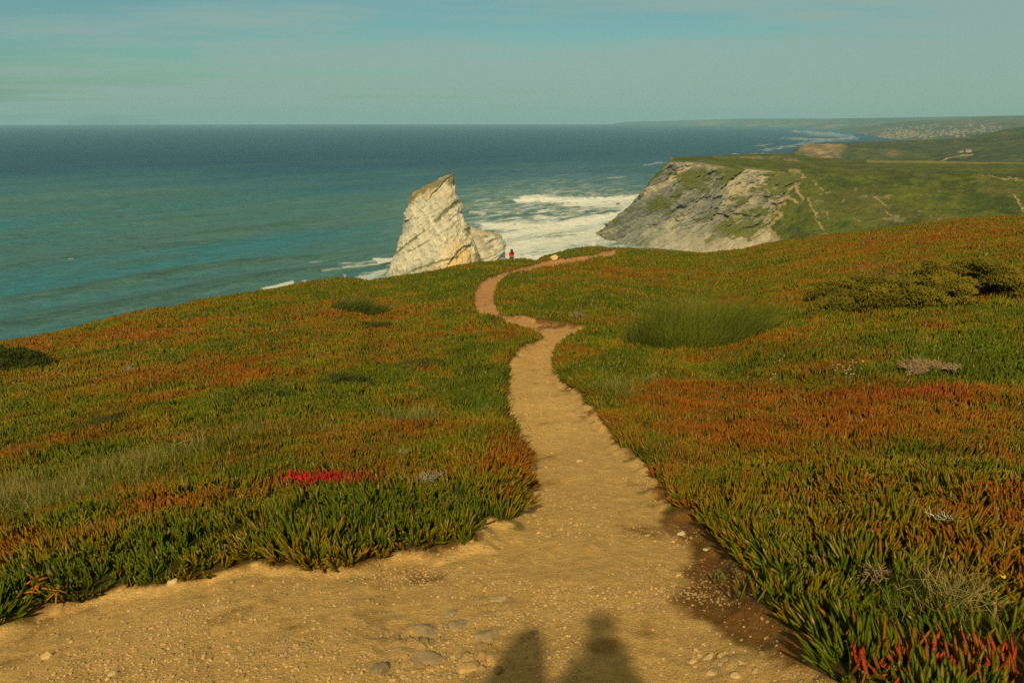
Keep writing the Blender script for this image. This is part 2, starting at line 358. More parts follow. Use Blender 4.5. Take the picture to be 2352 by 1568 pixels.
# ------------------------------------------------------------------ sea
sph = np.radians(np.concatenate([np.arange(-130, -40, 3.0), np.arange(-40, 44, 0.085), np.arange(44, 70, 3.0)]))
srd = np.concatenate([np.geomspace(60, 300, 20), np.geomspace(310, 2600, 620), np.geomspace(2650, 20000, 200)])
SR, SP = np.meshgrid(srd, sph, indexing='ij'); sx = (SR*np.sin(SP)).ravel(); sy = (SR*np.cos(SP)).ravel(); sr = SR.ravel()
ca_, sa_ = 0.62, 0.785                          # direction along the wave crests
al = sx*ca_+sy*sa_; ac = -sx*sa_+sy*ca_
warp = 26*fbm(al*.004, ac*.006, o=2, s=9)
swl = np.sin((ac+warp*2)*2*math.pi/74)*0.5+0.5; swl = swl**2.0*ss(-.45, .5, fbm(al*.006, ac*.011, o=3, s=14))
sz = SEA + (3.0*swl + 0.55*fbm(al*.035, ac*.09, o=4, s=15)+0.25*fbm(al*.12, ac*.3, o=2, s=16))*(1-ss(1500, 4000, sr))
su, sv = chart(sx, sy, sz)
su2 = su+22*fbm(al*.012, ac*.03, o=3, s=61); sv2 = sv+5*fbm(al*.012, ac*.03, o=3, s=62)+(3.5*fbm(al*.06, ac*.10, o=3, s=63))*ss(380, 560, sv)
# surf: breaking bands, washed foam, spray round the rocks
bands = [([(1195, 458), (1260, 457), (1330, 462), (1400, 462), (1480, 452), (1560, 440)], 11, 1.0), ([(1300, 468), (1400, 470), (1480, 462)], 9, .8), ([(1105, 520), (1170, 522), (1260, 516), (1340, 508), (1420, 494), (1480, 480)], 12, .95),
         ([(1150, 545), (1250, 530), (1350, 512), (1400, 503)], 14, .9), ([(1150, 575), (1260, 560), (1400, 535)], 36, .8), ([(1160, 600), (1340, 585)], 34, .85), ([(1080, 487), (1110, 490)], 3, .6), ([(1150, 471), (1190, 469)], 2.5, .3), ([(1400, 411), (1440, 408)], 2.0, .4),
         ([(1480, 380), (1530, 372)], 2.0, .4), ([(860, 600), (905, 597)], 4.5, .9), ([(780, 612), (860, 603)], 3, .5), ([(835, 640), (885, 622)], 14, .6), ([(600, 668), (640, 658), (668, 651)], 4.5, .75), ([(690, 650), (700, 647)], 3, .6), ([(168, 598), (178, 597)], 1.5, .5), ([(715, 605), (745, 604)], 2.5, .25), ([(780, 632), (800, 640)], 2, .5), ([(740, 622), (800, 610)], 3, .3),
         ([(1820, 302), (1900, 306), (1960, 316)], 2.4, .45), ([(1800, 318), (1900, 322), (1960, 318)], 2.6, .42), ([(1750, 345), (1800, 338), (1850, 330), (1900, 322)], 2.0, .4), ([(1690, 355), (1760, 352)], 1.5, .6), ([(1860, 308), (1950, 312)], 4, .3), ([(1740, 333), (1765, 334)], 1.5, .4), ([(1440, 475), (1400, 520), (1365, 560)], 14, .8)]
foam = np.zeros_like(sr); nearw = (np.abs(np.degrees(SP.ravel())) < 44)
tex = fbm(al*.035, ac*.11, o=5, s=71, g=.62); tex2 = fbm(al*.15, ac*.4, o=3, s=72)
for pts, wd, amp in bands:
    d = linedist(su2, sv2*1.0, pts)/wd
    foam = np.maximum(foam, amp*(1-ss(.35, 1.25, d+1.1*np.abs(tex)+.5*tex2-.1)))
streak = np.exp(-((su-1330)/260)**2-((sv-510)/75)**2)
foam = np.maximum(foam, np.clip(streak*(0.42+1.3*tex+.5*tex2), 0, .85))
foam = np.clip(foam*(1+.25*tex2), 0, 1)
gn = fbm(al*.0032, ac*.008, o=4, s=73)
deep = np.array([.001, .036, .115]); turq = np.array([.034, .155, .210]); gree = np.array([.066, .155, .150])
tq = ss(-75, 60, (sv-418)+16*gn+np.clip((su-1300), -700, 700)*0.012)
ws = mix(deep, turq, 0.12+0.88*tq); ws = mix(ws, gree, np.clip(tq*(0.35+0.9*gn)+0.9*np.clip(swl, 0, 1)*ss(420, 560, sv), 0, .9))
ws = mix(ws, [.10, .17, .13], 0.55*np.exp(-((su-1300)/330)**2-((sv-500)/70)**2))
ws = ws*(1-.28*np.clip(swl, 0, 1)*ss(420, 560, sv)+0.22*fbm(al*.03, ac*.14, o=5, s=74, g=.65)+0.30*fbm(al*.09, ac*.45, o=3, s=76)+0.10*fbm(al*.003, ac*.01, o=3, s=75))[:, None]  # swell shading put into the colour: crests darker and greener, relief barely shows
scol = mix(ws, [.80, .83, .80], foam**1.2)
m_sea = material('sea_water', rough=.5, spec=.06, bump=[(.05, 3.0), (.25, 1.0)])
F = grid_faces(len(srd), len(sph))[:, ::-1]
link('sea', mesh_np('sea', np.stack([sx, sy, sz], -1), F, cols=scol), m_sea, kind='structure')

# ------------------------------------------------------------------ polar land masses
def land(name, table, rn, rf, mat, colour, prof, du=1.1, nr=420, seed=0, rough=(0, 0, 0)):
    """table rows: u, v_crest, r_crest, v_rim, r_rim, r_foot : crest line, front rim, foot of slope"""
    T = np.array(table, float); us = np.arange(T[0, 0], T[-1, 0], du)
    cols = [np.interp(us, T[:, 0], T[:, k]) for k in range(1, 6)]
    vc, rc, vr, rr_, rft = cols
    ph, tc_ = bearing(us, vc); _, tr_ = bearing(us, vr)
    zc = CAMZ+tc_*rc; zr = CAMZ+tr_*rr_; zr = np.minimum(zr, zc+60)
    a = np.linspace(0, 1, nr)[:, None]
    kf = int(nr*prof)
    ra = np.where(a < prof, rft+(rr_-rft)*(a/prof), np.where(a < .82, rr_+(rc-rr_)*((a-prof)/(.82-prof)), rc+((zc-SEA)*1.3+30)*((a-.82)/.18)))
    tt = a/prof
    zf = SEA-3
    face = zf+(zr-zf)*(np.clip(tt, 0, 1)**0.9)
    top = zr+(zc-zr)*ss(0, 1, (a-prof)/(.82-prof))
    bk = zc+(zf-zc)*np.clip((a-.82)/.18, 0, 1)**1.6
    z = np.where(a < prof, face, np.where(a < .82, top, bk))
    x = ra*np.sin(ph); y = ra*np.cos(ph)
    x, y, z = x.ravel(), y.ravel(), z.ravel(); fa = np.repeat(a[:, 0], len(us)); U = np.tile(us, nr)
    x, y, z, col = colour(x, y, z, fa, U, prof)
    return link(name, mesh_np(name, np.stack([x, y, z], -1), grid_faces(nr, len(us))[:, ::-1], cols=col), mat, kind='structure')

SCRUB = np.array([.090, .105, .010]); SCRUB2 = np.array([.048, .066, .008]); DRY = np.array([.11, .10, .03]); PALE = np.array([.42, .31, .17]); LIME = np.array([.36, .32, .22]); GREY = np.array([.20, .205, .17]); OCH = np.array([.40, .25, .09])
facepoly = [(1480, 352), (1535, 358), (1548, 370), (1600, 374), (1663, 384), (1766, 392), (1812, 400), (1826, 392), (1840, 420), (1800, 455), (1772, 480), (1750, 520), (1790, 560), (1770, 600), (1300, 600), (1300, 560)]
trails = [([(1815, 390), (1838, 394), (1842, 410), (1825, 422), (1833, 440), (1845, 455)], 4.5), ([(1806, 452), (1786, 470), (1772, 490), (1760, 497)], 6), ([(1775, 480), (1790, 492), (1782, 508), (1766, 522), (1772, 535), (1785, 550), (1790, 562), (1770, 578)], 7), ([(1806, 455), (1830, 462)], 3),
          ([(1856, 452), (1863, 470), (1872, 490), (1873, 505), (1888, 530)], 2.6), ([(1900, 490), (1905, 505)], 2), ([(2010, 460), (2035, 480)], 2.2), ([(2250, 408), (2275, 405), (2300, 411), (2352, 409)], 1.6), ([(2330, 450), (2345, 470), (2350, 480)], 3), ([(2035, 490), (2048, 500)], 2), ([(1880, 430), (1895, 442)], 1.5), ([(1960, 500), (1975, 510)], 1.3),
          ([(1700, 361), (1745, 362), (1790, 363)], 1.8), ([(1800, 366), (1835, 367)], 1.6), ([(1640, 360), (1700, 361)], .8), ([(1560, 372), (1620, 376), (1668, 381)], 1.5)]
def col_head(x, y, z, fa, U, prof):
    onface = fa < prof
    u, v = chart(x, y, z)
    al_ = (x*.85+z*.52); ac_ = (x*.50-z*.87)                      # strata rise to the right
    st = fbm(ac_*.055, al_*.010, y*.012, o=5, s=101, g=.6); st2 = fbm(ac_*.22, al_*.03, y*.03, o=4, s=102, g=.6); bl = fbm(x*.03, y*.03, z*.03, o=4, s=103); st3 = fbm(ac_*.75, al_*.12, y*.12, o=4, s=131, g=.65); stp = np.round(2.5*fbm(ac_*.035, al_*.02, y*.02, o=3, s=132))
    fp = polydist(u+10*bl, v+6*st, facepoly); rock = 1-ss(-3, 5, fp+8*bl)
    # relief: gullies and slabs on the rock face, scrub on the slopes
    seaw = 1-ss(1375, 1420, U)*0.6
    rel = (14*st+9*st2+3.5*st3+6*stp+3.5*fbm(x*.2, y*.2, z*.2, o=3, s=104))*rock*ss(0.05, .3, fa)*(1-ss(prof*0.92, prof, fa)*.8)
    y = y+rel*1.3; x = x-rel*.35
    scr = (1.5*fbm(x*.10, y*.10, o=4, s=105, g=.7)+1.6*fbm(x*.02, y*.02, o=3, s=106)*(fa > .02))*(1-rock)*np.where(fa > prof+.05, .5, 1)
    gul = 3.0*fbm(x*.02+y*.004, y*.006, o=3, s=107)*(1-rock)*onface
    z = z+scr+gul
    n = fbm(x*.045, y*.045, z*.03, o=5, s=108, g=.65); n3 = fbm(x*.3, y*.3, z*.3, o=3, s=109)
    c = mix(SCRUB, SCRUB2, ss(-.15, .25, n+.4*n3))*(1+.5*fbm(x*.15, y*.15, z*.15, o=4, s=133, g=.7)+.3*n3)[:, None]; c = mix(c, DRY, ss(.12, .45, bl+.3*n3)*.6)
    rk = mix(GREY, LIME, ss(-.05, .38, st+.5*st2+.3*n3+.32*ss(500, 580, v)+.12*np.exp(-((u-1740)/70.)**2)-.16*(u < 1600)))
    rk = mix(rk, OCH, ss(.12, .40, bl+.25*st2)*np.exp(-((u-1690)/90.)**2)*.9)
    rk = mix(rk, PALE*.8, (1-ss(4, 18, np.abs((u-1445)-(475-v)*.9+12)))*.5*(u < 1500))
    rk = rk*(1.08+.55*st2+.45*n3+.5*st3)[:, None]; rk = mix(rk, [.06, .06, .05], ss(.09, .0, np.abs(st+.4*st3))*.6); rk = mix(rk, [.07, .06, .045], ss(.10, .28, st3)*.5)
    gp = ss(.03, .16, fbm(ac_*.075, al_*.024, y*.03, o=5, s=110, g=.65)+.3*n3-.03+.18*np.exp(-((v-395)/28.)**2)-.10*ss(540, 580, v))
    rk = mix(rk, LIME*1.05, ss(.0, .8, (u-1560)/260.+(v-470)/130.+st2)*.55); rk = mix(rk, SCRUB*1.0, gp*.9)
    c = mix(c, rk, rock)
    pal = np.zeros_like(u)
    for pts, wd in trails:
        d = linedist(u+8*n+9*n3, v+6*n3+4*bl, pts)/wd*(1+.5*st3); pal = np.maximum(pal, 1-ss(.45, 1.0, d+.6*n3))
    c = mix(c, PALE*.9, pal*.7)
    sp_ = ss(.42, .55, fbm(x*.09, y*.09, o=3, s=120))*ss(.2, .4, bl+.15)*(u > 1850)*(1-rock); c = mix(c, LIME*.7, sp_*.5)
    gr_ = (v < 374.5+(u-2050)*.006)*(u > 1990)*(v > 366); c = mix(c, [.22, .19, .06], gr_*.7)
    return x, y, z, c
m_head = material('scrub_and_rock', rough=.95, spec=.1, bump=[(.35, 1.2), (1.5, .3)], vary=[(.5, .28), (.12, .15)])
tB = [(1340, 570, 800, 570, 795, 770), (1358, 557, 810, 557, 800, 765), (1393, 524, 830, 525, 815, 745), (1440, 482, 850, 484, 822, 735), (1475, 440, 880, 444, 826, 728), (1510, 396, 930, 404, 828, 722), (1540, 364, 1040, 374, 830, 716), (1560, 361, 1080, 375, 832, 714), (1614, 359, 1150, 379, 830, 705),
      (1663, 357, 1200, 385, 826, 700), (1716, 354, 1250, 389, 822, 690), (1788, 351, 1280, 394, 818, 680), (1830, 356, 1250, 398, 812, 660), (1870, 361, 1180, 402, 800, 630), (1950, 366, 1150, 400, 810, 600), (2050, 369, 1100, 398, 820, 560), (2200, 371, 1100, 400, 820, 520), (2352, 374, 1100, 402, 820, 480), (2800, 380, 1100, 410, 820, 450)]
land('headland', tB, 0, 1900, m_head, col_head, .62, du=1.0, nr=560)

def col_mid(x, y, z, fa, U, prof):
    u, v = chart(x, y, z)
    n = fbm(x*.012, y*.012, z*.02, o=5, s=201, g=.6); n2 = fbm(x*.05, y*.05, z*.05, o=3, s=202)
    z = z+(9*fbm(x*.006, y*.006, o=4, s=203)+2*n2)*(fa > .03)*np.where(fa > .8, .2, 1)*ss(1810, 1900, U)
    c = mix([.062, .072, .022], [.042, .052, .016], ss(-.2, .3, n))*(1+.4*n2)[:, None]; c = mix(c, DRY*1.2, ss(.1, .5, n2+n*.3)*.5)
    rock = np.exp(-((u-1885)/62.)**2)*(v > 333)*.8+.5*np.exp(-((u-2060)/55.)**2-((v-350)/10.)**2)
    c = mix(c, mix([.20, .15, .09], [.30, .20, .10], ss(-.2, .3, n2))*(1+.8*fbm(x*.06, z*.02, y*.06, o=3, s=207))[:, None], .75*ss(.25, .7, rock+.5*fbm(x*.02, z*.02, y*.004, o=3, s=204)))
    c = mix(c, [.24, .15, .09], np.clip(blobs(u, v, [(2190, 316, 45, 4, .9), (2120, 321, 30, 2, .5), (2310, 307, 25, 4, .6), (2275, 300, 20, 5, .4)])*(.45+2.2*n2+n), 0, .6))
    d = linedist(u, v, [(2160, 365), (2180, 358), (2215, 354), (2235, 353)]); c = mix(c, PALE, (1-ss(.5, 1.3, d))*.8)
    return x, y, z, c
tC = [(1800, 358, 2250, 358, 2245, 2210), (1822, 347, 2300, 349, 2260, 2205), (1838, 336, 2400, 340, 2280, 2200), (1855, 333, 2500, 339, 2290, 2190), (1935, 328, 2700, 338, 2300, 2150), (2040, 324, 2900, 342, 2300, 2050), (2150, 321, 3000, 350, 2200, 1900), (2230, 314, 3200, 352, 2150, 1750), (2290, 303, 3400, 352, 2100, 1650), (2352, 292, 3500, 350, 2100, 1600), (2800, 270, 3600, 345, 2000, 1500)]
m_far = material('distant_land', rough=1., spec=0., vary=[(.02, .15)])
land('hills', tC, 0, 4200, m_far, col_mid, .5, du=1.2, nr=260)

def col_town(x, y, z, fa, U, prof):
    u, v = chart(x, y, z)
    n = fbm(x*.003, y*.003, o=5, s=301, g=.65); n2 = fbm(x*.012, y*.012, o=3, s=302)
    z = z+14*fbm(x*.0015, y*.0015, o=3, s=303)*ss(.1, .4, fa)*(1-ss(.7, .85, fa))
    c = mix([.055, .070, .035], [.10, .10, .06], ss(-.3, .3, n)); c = mix(c, [.26, .22, .12], ss(.22, .5, n2+.3*n)*.35)
    c = mix(c, [.40, .33, .20], (1-ss(0.01, .05, fa))*.9)
    c = mix(c, [.30, .26, .17], np.clip(blobs(u, v, [(2060, 305, 50, 1.5, .5), (2100, 311, 60, 2, .5), (2040, 319, 70, 4, .35)]), 0, .6))
    return x, y, z, c
tD = [(1895, 304, 9500, 304, 9300, 9000), (1930, 297, 9500, 302, 8800, 8400), (1990, 290, 9000, 303, 7800, 7000), (2030, 284, 8800, 305, 6900, 5600), (2100, 278, 8500, 308, 6000, 4700), (2200, 272, 8200, 310, 5600, 4300), (2352, 267, 8000, 306, 5200, 4000), (2800, 262, 8000, 300, 5000, 4000)]
town_o = land('coastal_plain', tD, 0, 9800, m_far, col_town, .45, du=1.6, nr=160)
def col_coast(x, y, z, fa, U, prof):
    n = fbm(x*.0015, y*.0015, z*.01, o=4, s=401)
    c = mix([.06, .085, .04], [.10, .10, .05], ss(-.3, .3, n)); c = mix(c, [.24, .20, .12], ss(.0, .3, n+.3*fbm(x*.006, y*.006, o=3, s=405))*(fa < .5)*.6)
    z = z+6*fbm(x*.0012, y*.0012, o=3, s=402)*ss(.3, .7, fa)*(1-ss(.75, .85, fa))
    return x, y, z, c
tE = [(1400, 286.6, 18800, 286.8, 18500, 18400), (1440, 280.5, 18500, 282.5, 18200, 17800), (1540, 278, 18000, 281, 17600, 17000), (1640, 275, 17500, 280, 16800, 16000), (1720, 272.5, 16500, 280, 15500, 14500), (1820, 273, 15000, 282, 13500, 12500), (1900, 272.5, 13500, 285, 12000, 11000), (1960, 272, 12500, 288, 10800, 10200), (2100, 270, 12000, 288, 10500, 10000), (2352, 265, 12000, 286, 10400, 10000), (2800, 262, 12000, 286, 10400, 10000)]
land('far_coast', tE, 0, 19200, m_far, col_coast, .4, du=2.0, nr=90)

# ------------------------------------------------------------------ sea stacks
def at_depth(u, v, y0):
    X, Y, Z = ray(u, v); return X/Y*y0, CAMZ+Z/Y*y0
def stack(name, y0, outline, thick, seed, label, colf, nring=230, nseg=420, front=None, sq=2.6):
    """outline rows: v, uL, uR ; thick: (v, half depth)"""
    O = np.array(outline, float); vs = np.linspace(O[0, 0], O[-1, 0], nring)
    uL = np.interp(vs, O[:, 0], O[:, 1]); uR = np.interp(vs, O[:, 0], O[:, 2]); b = np.interp(vs, [t[0] for t in thick], [t[1] for t in thick])
    xL, z = at_depth(uL, vs, y0); xR, _ = at_depth(uR, vs, y0)
    cx_ = (xL+xR)/2; a_ = (xR-xL)/2
    th = np.linspace(0, 2*math.pi, nseg, endpoint=False)[None, :]
    c, s = np.cos(th), np.sin(th)
    X = cx_[:, None]+a_[:, None]*np.sign(c)*np.abs(c)**(2/sq)
    Y = y0+b[:, None]*np.sign(s)*np.abs(s)**(2/sq)
    # a leaning front edge splits the front into two facets
    if front is not None:
        xf, _ = at_depth(np.interp(vs, [p[0] for p in front], [p[1] for p in front]), vs, y0)
        k = np.exp(-((X-xf[:, None])/(a_[:, None]*.75+1))**2)*(s < 0); Y = Y-k*b[:, None]*.55
    Z = np.repeat(z[:, None], nseg, 1)
    nx = np.sign(c)*np.abs(c)**(1.2)*np.ones_like(Z); ny = np.sign(s)*np.abs(s)**1.2*np.ones_like(Z); nl = np.hypot(nx, ny)+1e-6; nx /= nl; ny /= nl
    A = X*.62+Z*.45; B = -X*.50+Z*.80-Y*.15                       # strata dip
    strata = fbm(B*.16, A*.018, Y*.02, o=5, s=seed, g=.62); crk = np.abs(fbm(B*.07+3, A*.014, Y*.02, o=5, s=seed+1, g=.6))
    blk = fbm(X*.06, Y*.06, Z*.06, o=4, s=seed+2); fin = fbm(X*.45, Y*.45, Z*.45, o=4, s=seed+3, g=.6)
    vert = fbm(A*.35, B*.06, Y*.06, o=4, s=seed+4, g=.6)
    st2 = fbm(B*.55, A*.05, Y*.05, o=4, s=seed+6, g=.6); big = np.round(2.2*fbm(B*.05, A*.02, Y*.03, o=2, s=seed+7))
    dsp = 2.3*strata+3.2*blk+1.6*fin+1.8*vert+1.0*st2+2.8*big+1.6*np.abs(vert)-1.0*np.exp(-(crk/.03)**2)
    ed = np.minimum(1, (a_[:, None]/10))
    X = X+nx*dsp*ed*.55; Y = Y+ny*dsp*ed; Z = Z+0.9*fin*ed
    col = colf(X, Y, Z, dict(st=strata, crk=crk, blk=blk, fin=fin, vert=vert))
    Vv = np.stack([X.ravel(), Y.ravel(), Z.ravel()], -1); F = grid_faces(nring, nseg, wrap=True)
    top = len(Vv); Vv = np.concatenate([Vv, Vv[:nseg].mean(0)[None]+np.array([[0, 0, .5]])]); col = np.concatenate([col.reshape(-1, 3), col.reshape(-1, 3)[:1]])
    j = np.arange(nseg); T = np.stack([(j+1) % nseg, j, np.full(nseg, top)], -1)
    return link(name, mesh_np(name, Vv, [F[:, ::-1], T[:, ::-1]], cols=col), m_rock, label=label, cat='rock')
m_rock = material('pale_limestone', rough=.92, spec=.15, bump=[(.25, 1.2), (1.2, .45)], vary=[(.35, .16), (1.6, .16)])
PL = np.array([.50, .465, .36]); PG_ = np.array([.27, .275, .235]); YE = np.array([.62, .43, .17]); DK = np.array([.15, .135, .095]); GRN = np.array([.10, .105, .02])
def c_main(X, Y, Z, n):
    u, v = chart(X.ravel(), Y.ravel(), Z.ravel()); u = u.reshape(X.shape); v = v.reshape(X.shape)
    c = mix(PL, PG_, ss(-.15, .35, n['st']+.5*n['blk'])*.75)
    c = mix(c, YE, np.clip(.85*np.exp(-((u-1060)/32.)**2-((v-590)/42.)**2)+ss(.15, .45, n['blk']+.4*n['vert'])*.4, 0, .9))
    c = mix(c, DK, np.exp(-(n['crk']/.014)**2)*.6*ss(-.1, .2, n['blk'])); c = c*(1+.28*n['vert']+.22*n['fin'])[..., None]
    g = np.maximum.reduce([1-ss(3, 13, linedist(u, v, [(938, 462), (960, 440), (1000, 420), (1040, 404), (1035, 420)])+9*n['fin']), 
                           1-ss(1, 7, linedist(u, v, [(1000, 508), (1030, 478), (1055, 463)])+6*n['fin']), 1-ss(.5, 4.5, linedist(u, v, [(905, 585), (935, 560), (975, 530)])+5*n['fin']),
                           (1-ss(.5, 4.5, linedist(u, v, [(915, 640), (950, 620), (1000, 603), (1050, 590)])+5*n['fin']))])
    c = mix(c, mix(GRN, [.20, .13, .04], ss(-.1, .3, n['st'])), g*.85)
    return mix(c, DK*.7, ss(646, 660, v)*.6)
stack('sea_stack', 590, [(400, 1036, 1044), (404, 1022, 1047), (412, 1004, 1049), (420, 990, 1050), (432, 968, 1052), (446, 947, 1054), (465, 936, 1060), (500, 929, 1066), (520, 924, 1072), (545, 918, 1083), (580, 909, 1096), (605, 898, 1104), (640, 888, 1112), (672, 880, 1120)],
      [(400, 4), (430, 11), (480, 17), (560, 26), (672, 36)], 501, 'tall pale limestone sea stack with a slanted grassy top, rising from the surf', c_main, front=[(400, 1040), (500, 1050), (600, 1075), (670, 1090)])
def c_low(X, Y, Z, n):
    u, v = chart(X.ravel(), Y.ravel(), Z.ravel()); u = u.reshape(X.shape); v = v.reshape(X.shape)
    c = mix(PG_*1.3, PL*.95, ss(-.35, .2, n['blk'])); c = mix(c, YE, ss(545, 528, v)*.5)
    c = mix(c, DK, np.exp(-(n['crk']/.03)**2)*.7); return c*(1+.35*n['vert']+.25*n['fin'])[..., None]
stack('sea_rock', 612, [(508, 1060, 1066), (516, 1056, 1074), (524, 1054, 1082), (531, 1054, 1096), (537, 1052, 1130), (541, 1050, 1144), (550, 1050, 1148), (580, 1050, 1152), (605, 1048, 1156), (672, 1040, 1166)],
      [(508, 3), (535, 11), (600, 17), (672, 24)], 601, 'lower grey limestone rock leaning against the right foot of the tall sea stack', c_low, nring=150, nseg=300, sq=4.5)
# small dark reef rocks in the surf
def reef(u, v, w, h, s, label):
    ph, t = bearing(u, v); r = (CAMZ-SEA)/-t; x0, y0 = r*math.sin(ph), r*math.cos(ph)
    n1, n2 = 18, 36; a = np.linspace(0, math.pi/2, n1)[:, None]; b = np.linspace(0, 2*math.pi, n2, endpoint=False)[None]
    X = w*np.cos(a)*np.cos(b); Y = h*2.2*np.cos(a)*np.sin(b); Z = h*np.sin(a)*np.ones_like(b)
    d = 1+.55*fbm(X*.25+s, Y*.25, Z*.4, o=4, s=s)
    P = np.stack([(X*d).ravel(), (Y*d).ravel(), (Z*d*(1+.5*np.sin(X*.4+s))).ravel()-1.2], -1)
    c = np.tile(np.array([.16, .12, .07]), (len(P), 1))*(1+.3*fbm(P[:, 0], P[:, 1], P[:, 2], o=3))[:, None]
    o = link('reef_rock', mesh_np('reef_rock', P, grid_faces(n1, n2, wrap=True), cols=c), m_rock, label=label, cat='rock', group='low rocks in the surf off the headland'); o.location = (x0, y0, SEA+1)
reef(1424, 474, 9, 3.2, 3, 'dark low reef rock in white surf, larger one close to the headland')
reef(1392, 478, 6, 1.6, 5, 'thin low reef rock in white surf, the one farther out from the headland')

# ------------------------------------------------------------------ ice plant carpet
def frames(D):
    up = np.array([0, 0, 1.0]); A = np.cross(D, up+np.array([.01, .02, 0])); A /= np.linalg.norm(A, axis=1)[:, None]+1e-9
    B = np.cross(A, D); return A, B
def leaves_mesh(P, D, L, Wd, cb, ct, spin, detail=True, curve=None):
    n = len(P); A, B = frames(D)
    ang = spin[:, None]+np.array([0, 2.094, 4.189])[None]
    ca, sa = np.cos(ang), np.sin(ang)
    off = A[:, None, :]*ca[..., None]+B[:, None, :]*sa[..., None]           # n,3,3
    if detail:
        lv = [(0, .55), (.35, 1.0), (.78, .85)]; cu = curve if curve is not None else np.zeros(n)
        up = np.array([0, 0, 1.0])
        verts = []; cols = []
        for t, w in lv:
            c = P+D*(L*t)[:, None]+up*(cu*L*t*t)[:, None]
            verts.append(c[:, None, :]+off*(Wd*w)[:, None, None]); cc = cb*(1-t)+ct*t; cols.append(np.repeat(cc[:, None], 3, 1))
        tip = P+D*L[:, None]+up*(cu*L)[:, None]
        Vv = np.concatenate(verts+[tip[:, None]], 1); C = np.concatenate(cols+[ct[:, None]], 1)
        q = []
        for k in range(2):
            for j in range(3): q.append([k*3+j, k*3+(j+1) % 3, k*3+3+(j+1) % 3, k*3+3+j])
        T = [[6+j, 6+(j+1) % 3, 9] for j in range(3)]
        base = (np.arange(n)*10)[:, None, None]
        return Vv.reshape(-1, 3), [(base+np.array(q)[None]).reshape(-1, 4), (base+np.array(T)[None]).reshape(-1, 3)], C.reshape(-1, 3)
    bl = P[:, None, :]+off*Wd[:, None, None]; mid = P+D*(L*.5)[:, None]; tip = P+D*L[:, None]
    md = mid[:, None, :]+off*(Wd*.8)[:, None, None]
    Vv = np.concatenate([bl, md, tip[:, None]], 1); C = np.concatenate([np.repeat(cb[:, None], 3, 1), np.repeat((cb*.35+ct*.65)[:, None], 3, 1), ct[:, None]], 1)
    q = np.array([[j, (j+1) % 3, 3+(j+1) % 3, 3+j] for j in range(3)]); T = np.array([[3+j, 3+(j+1) % 3, 6] for j in range(3)])
    base = (np.arange(n)*7)[:, None, None]
    return Vv.reshape(-1, 3), [(base+q[None]).reshape(-1, 4), (base+T[None]).reshape(-1, 3)], C.reshape(-1, 3)

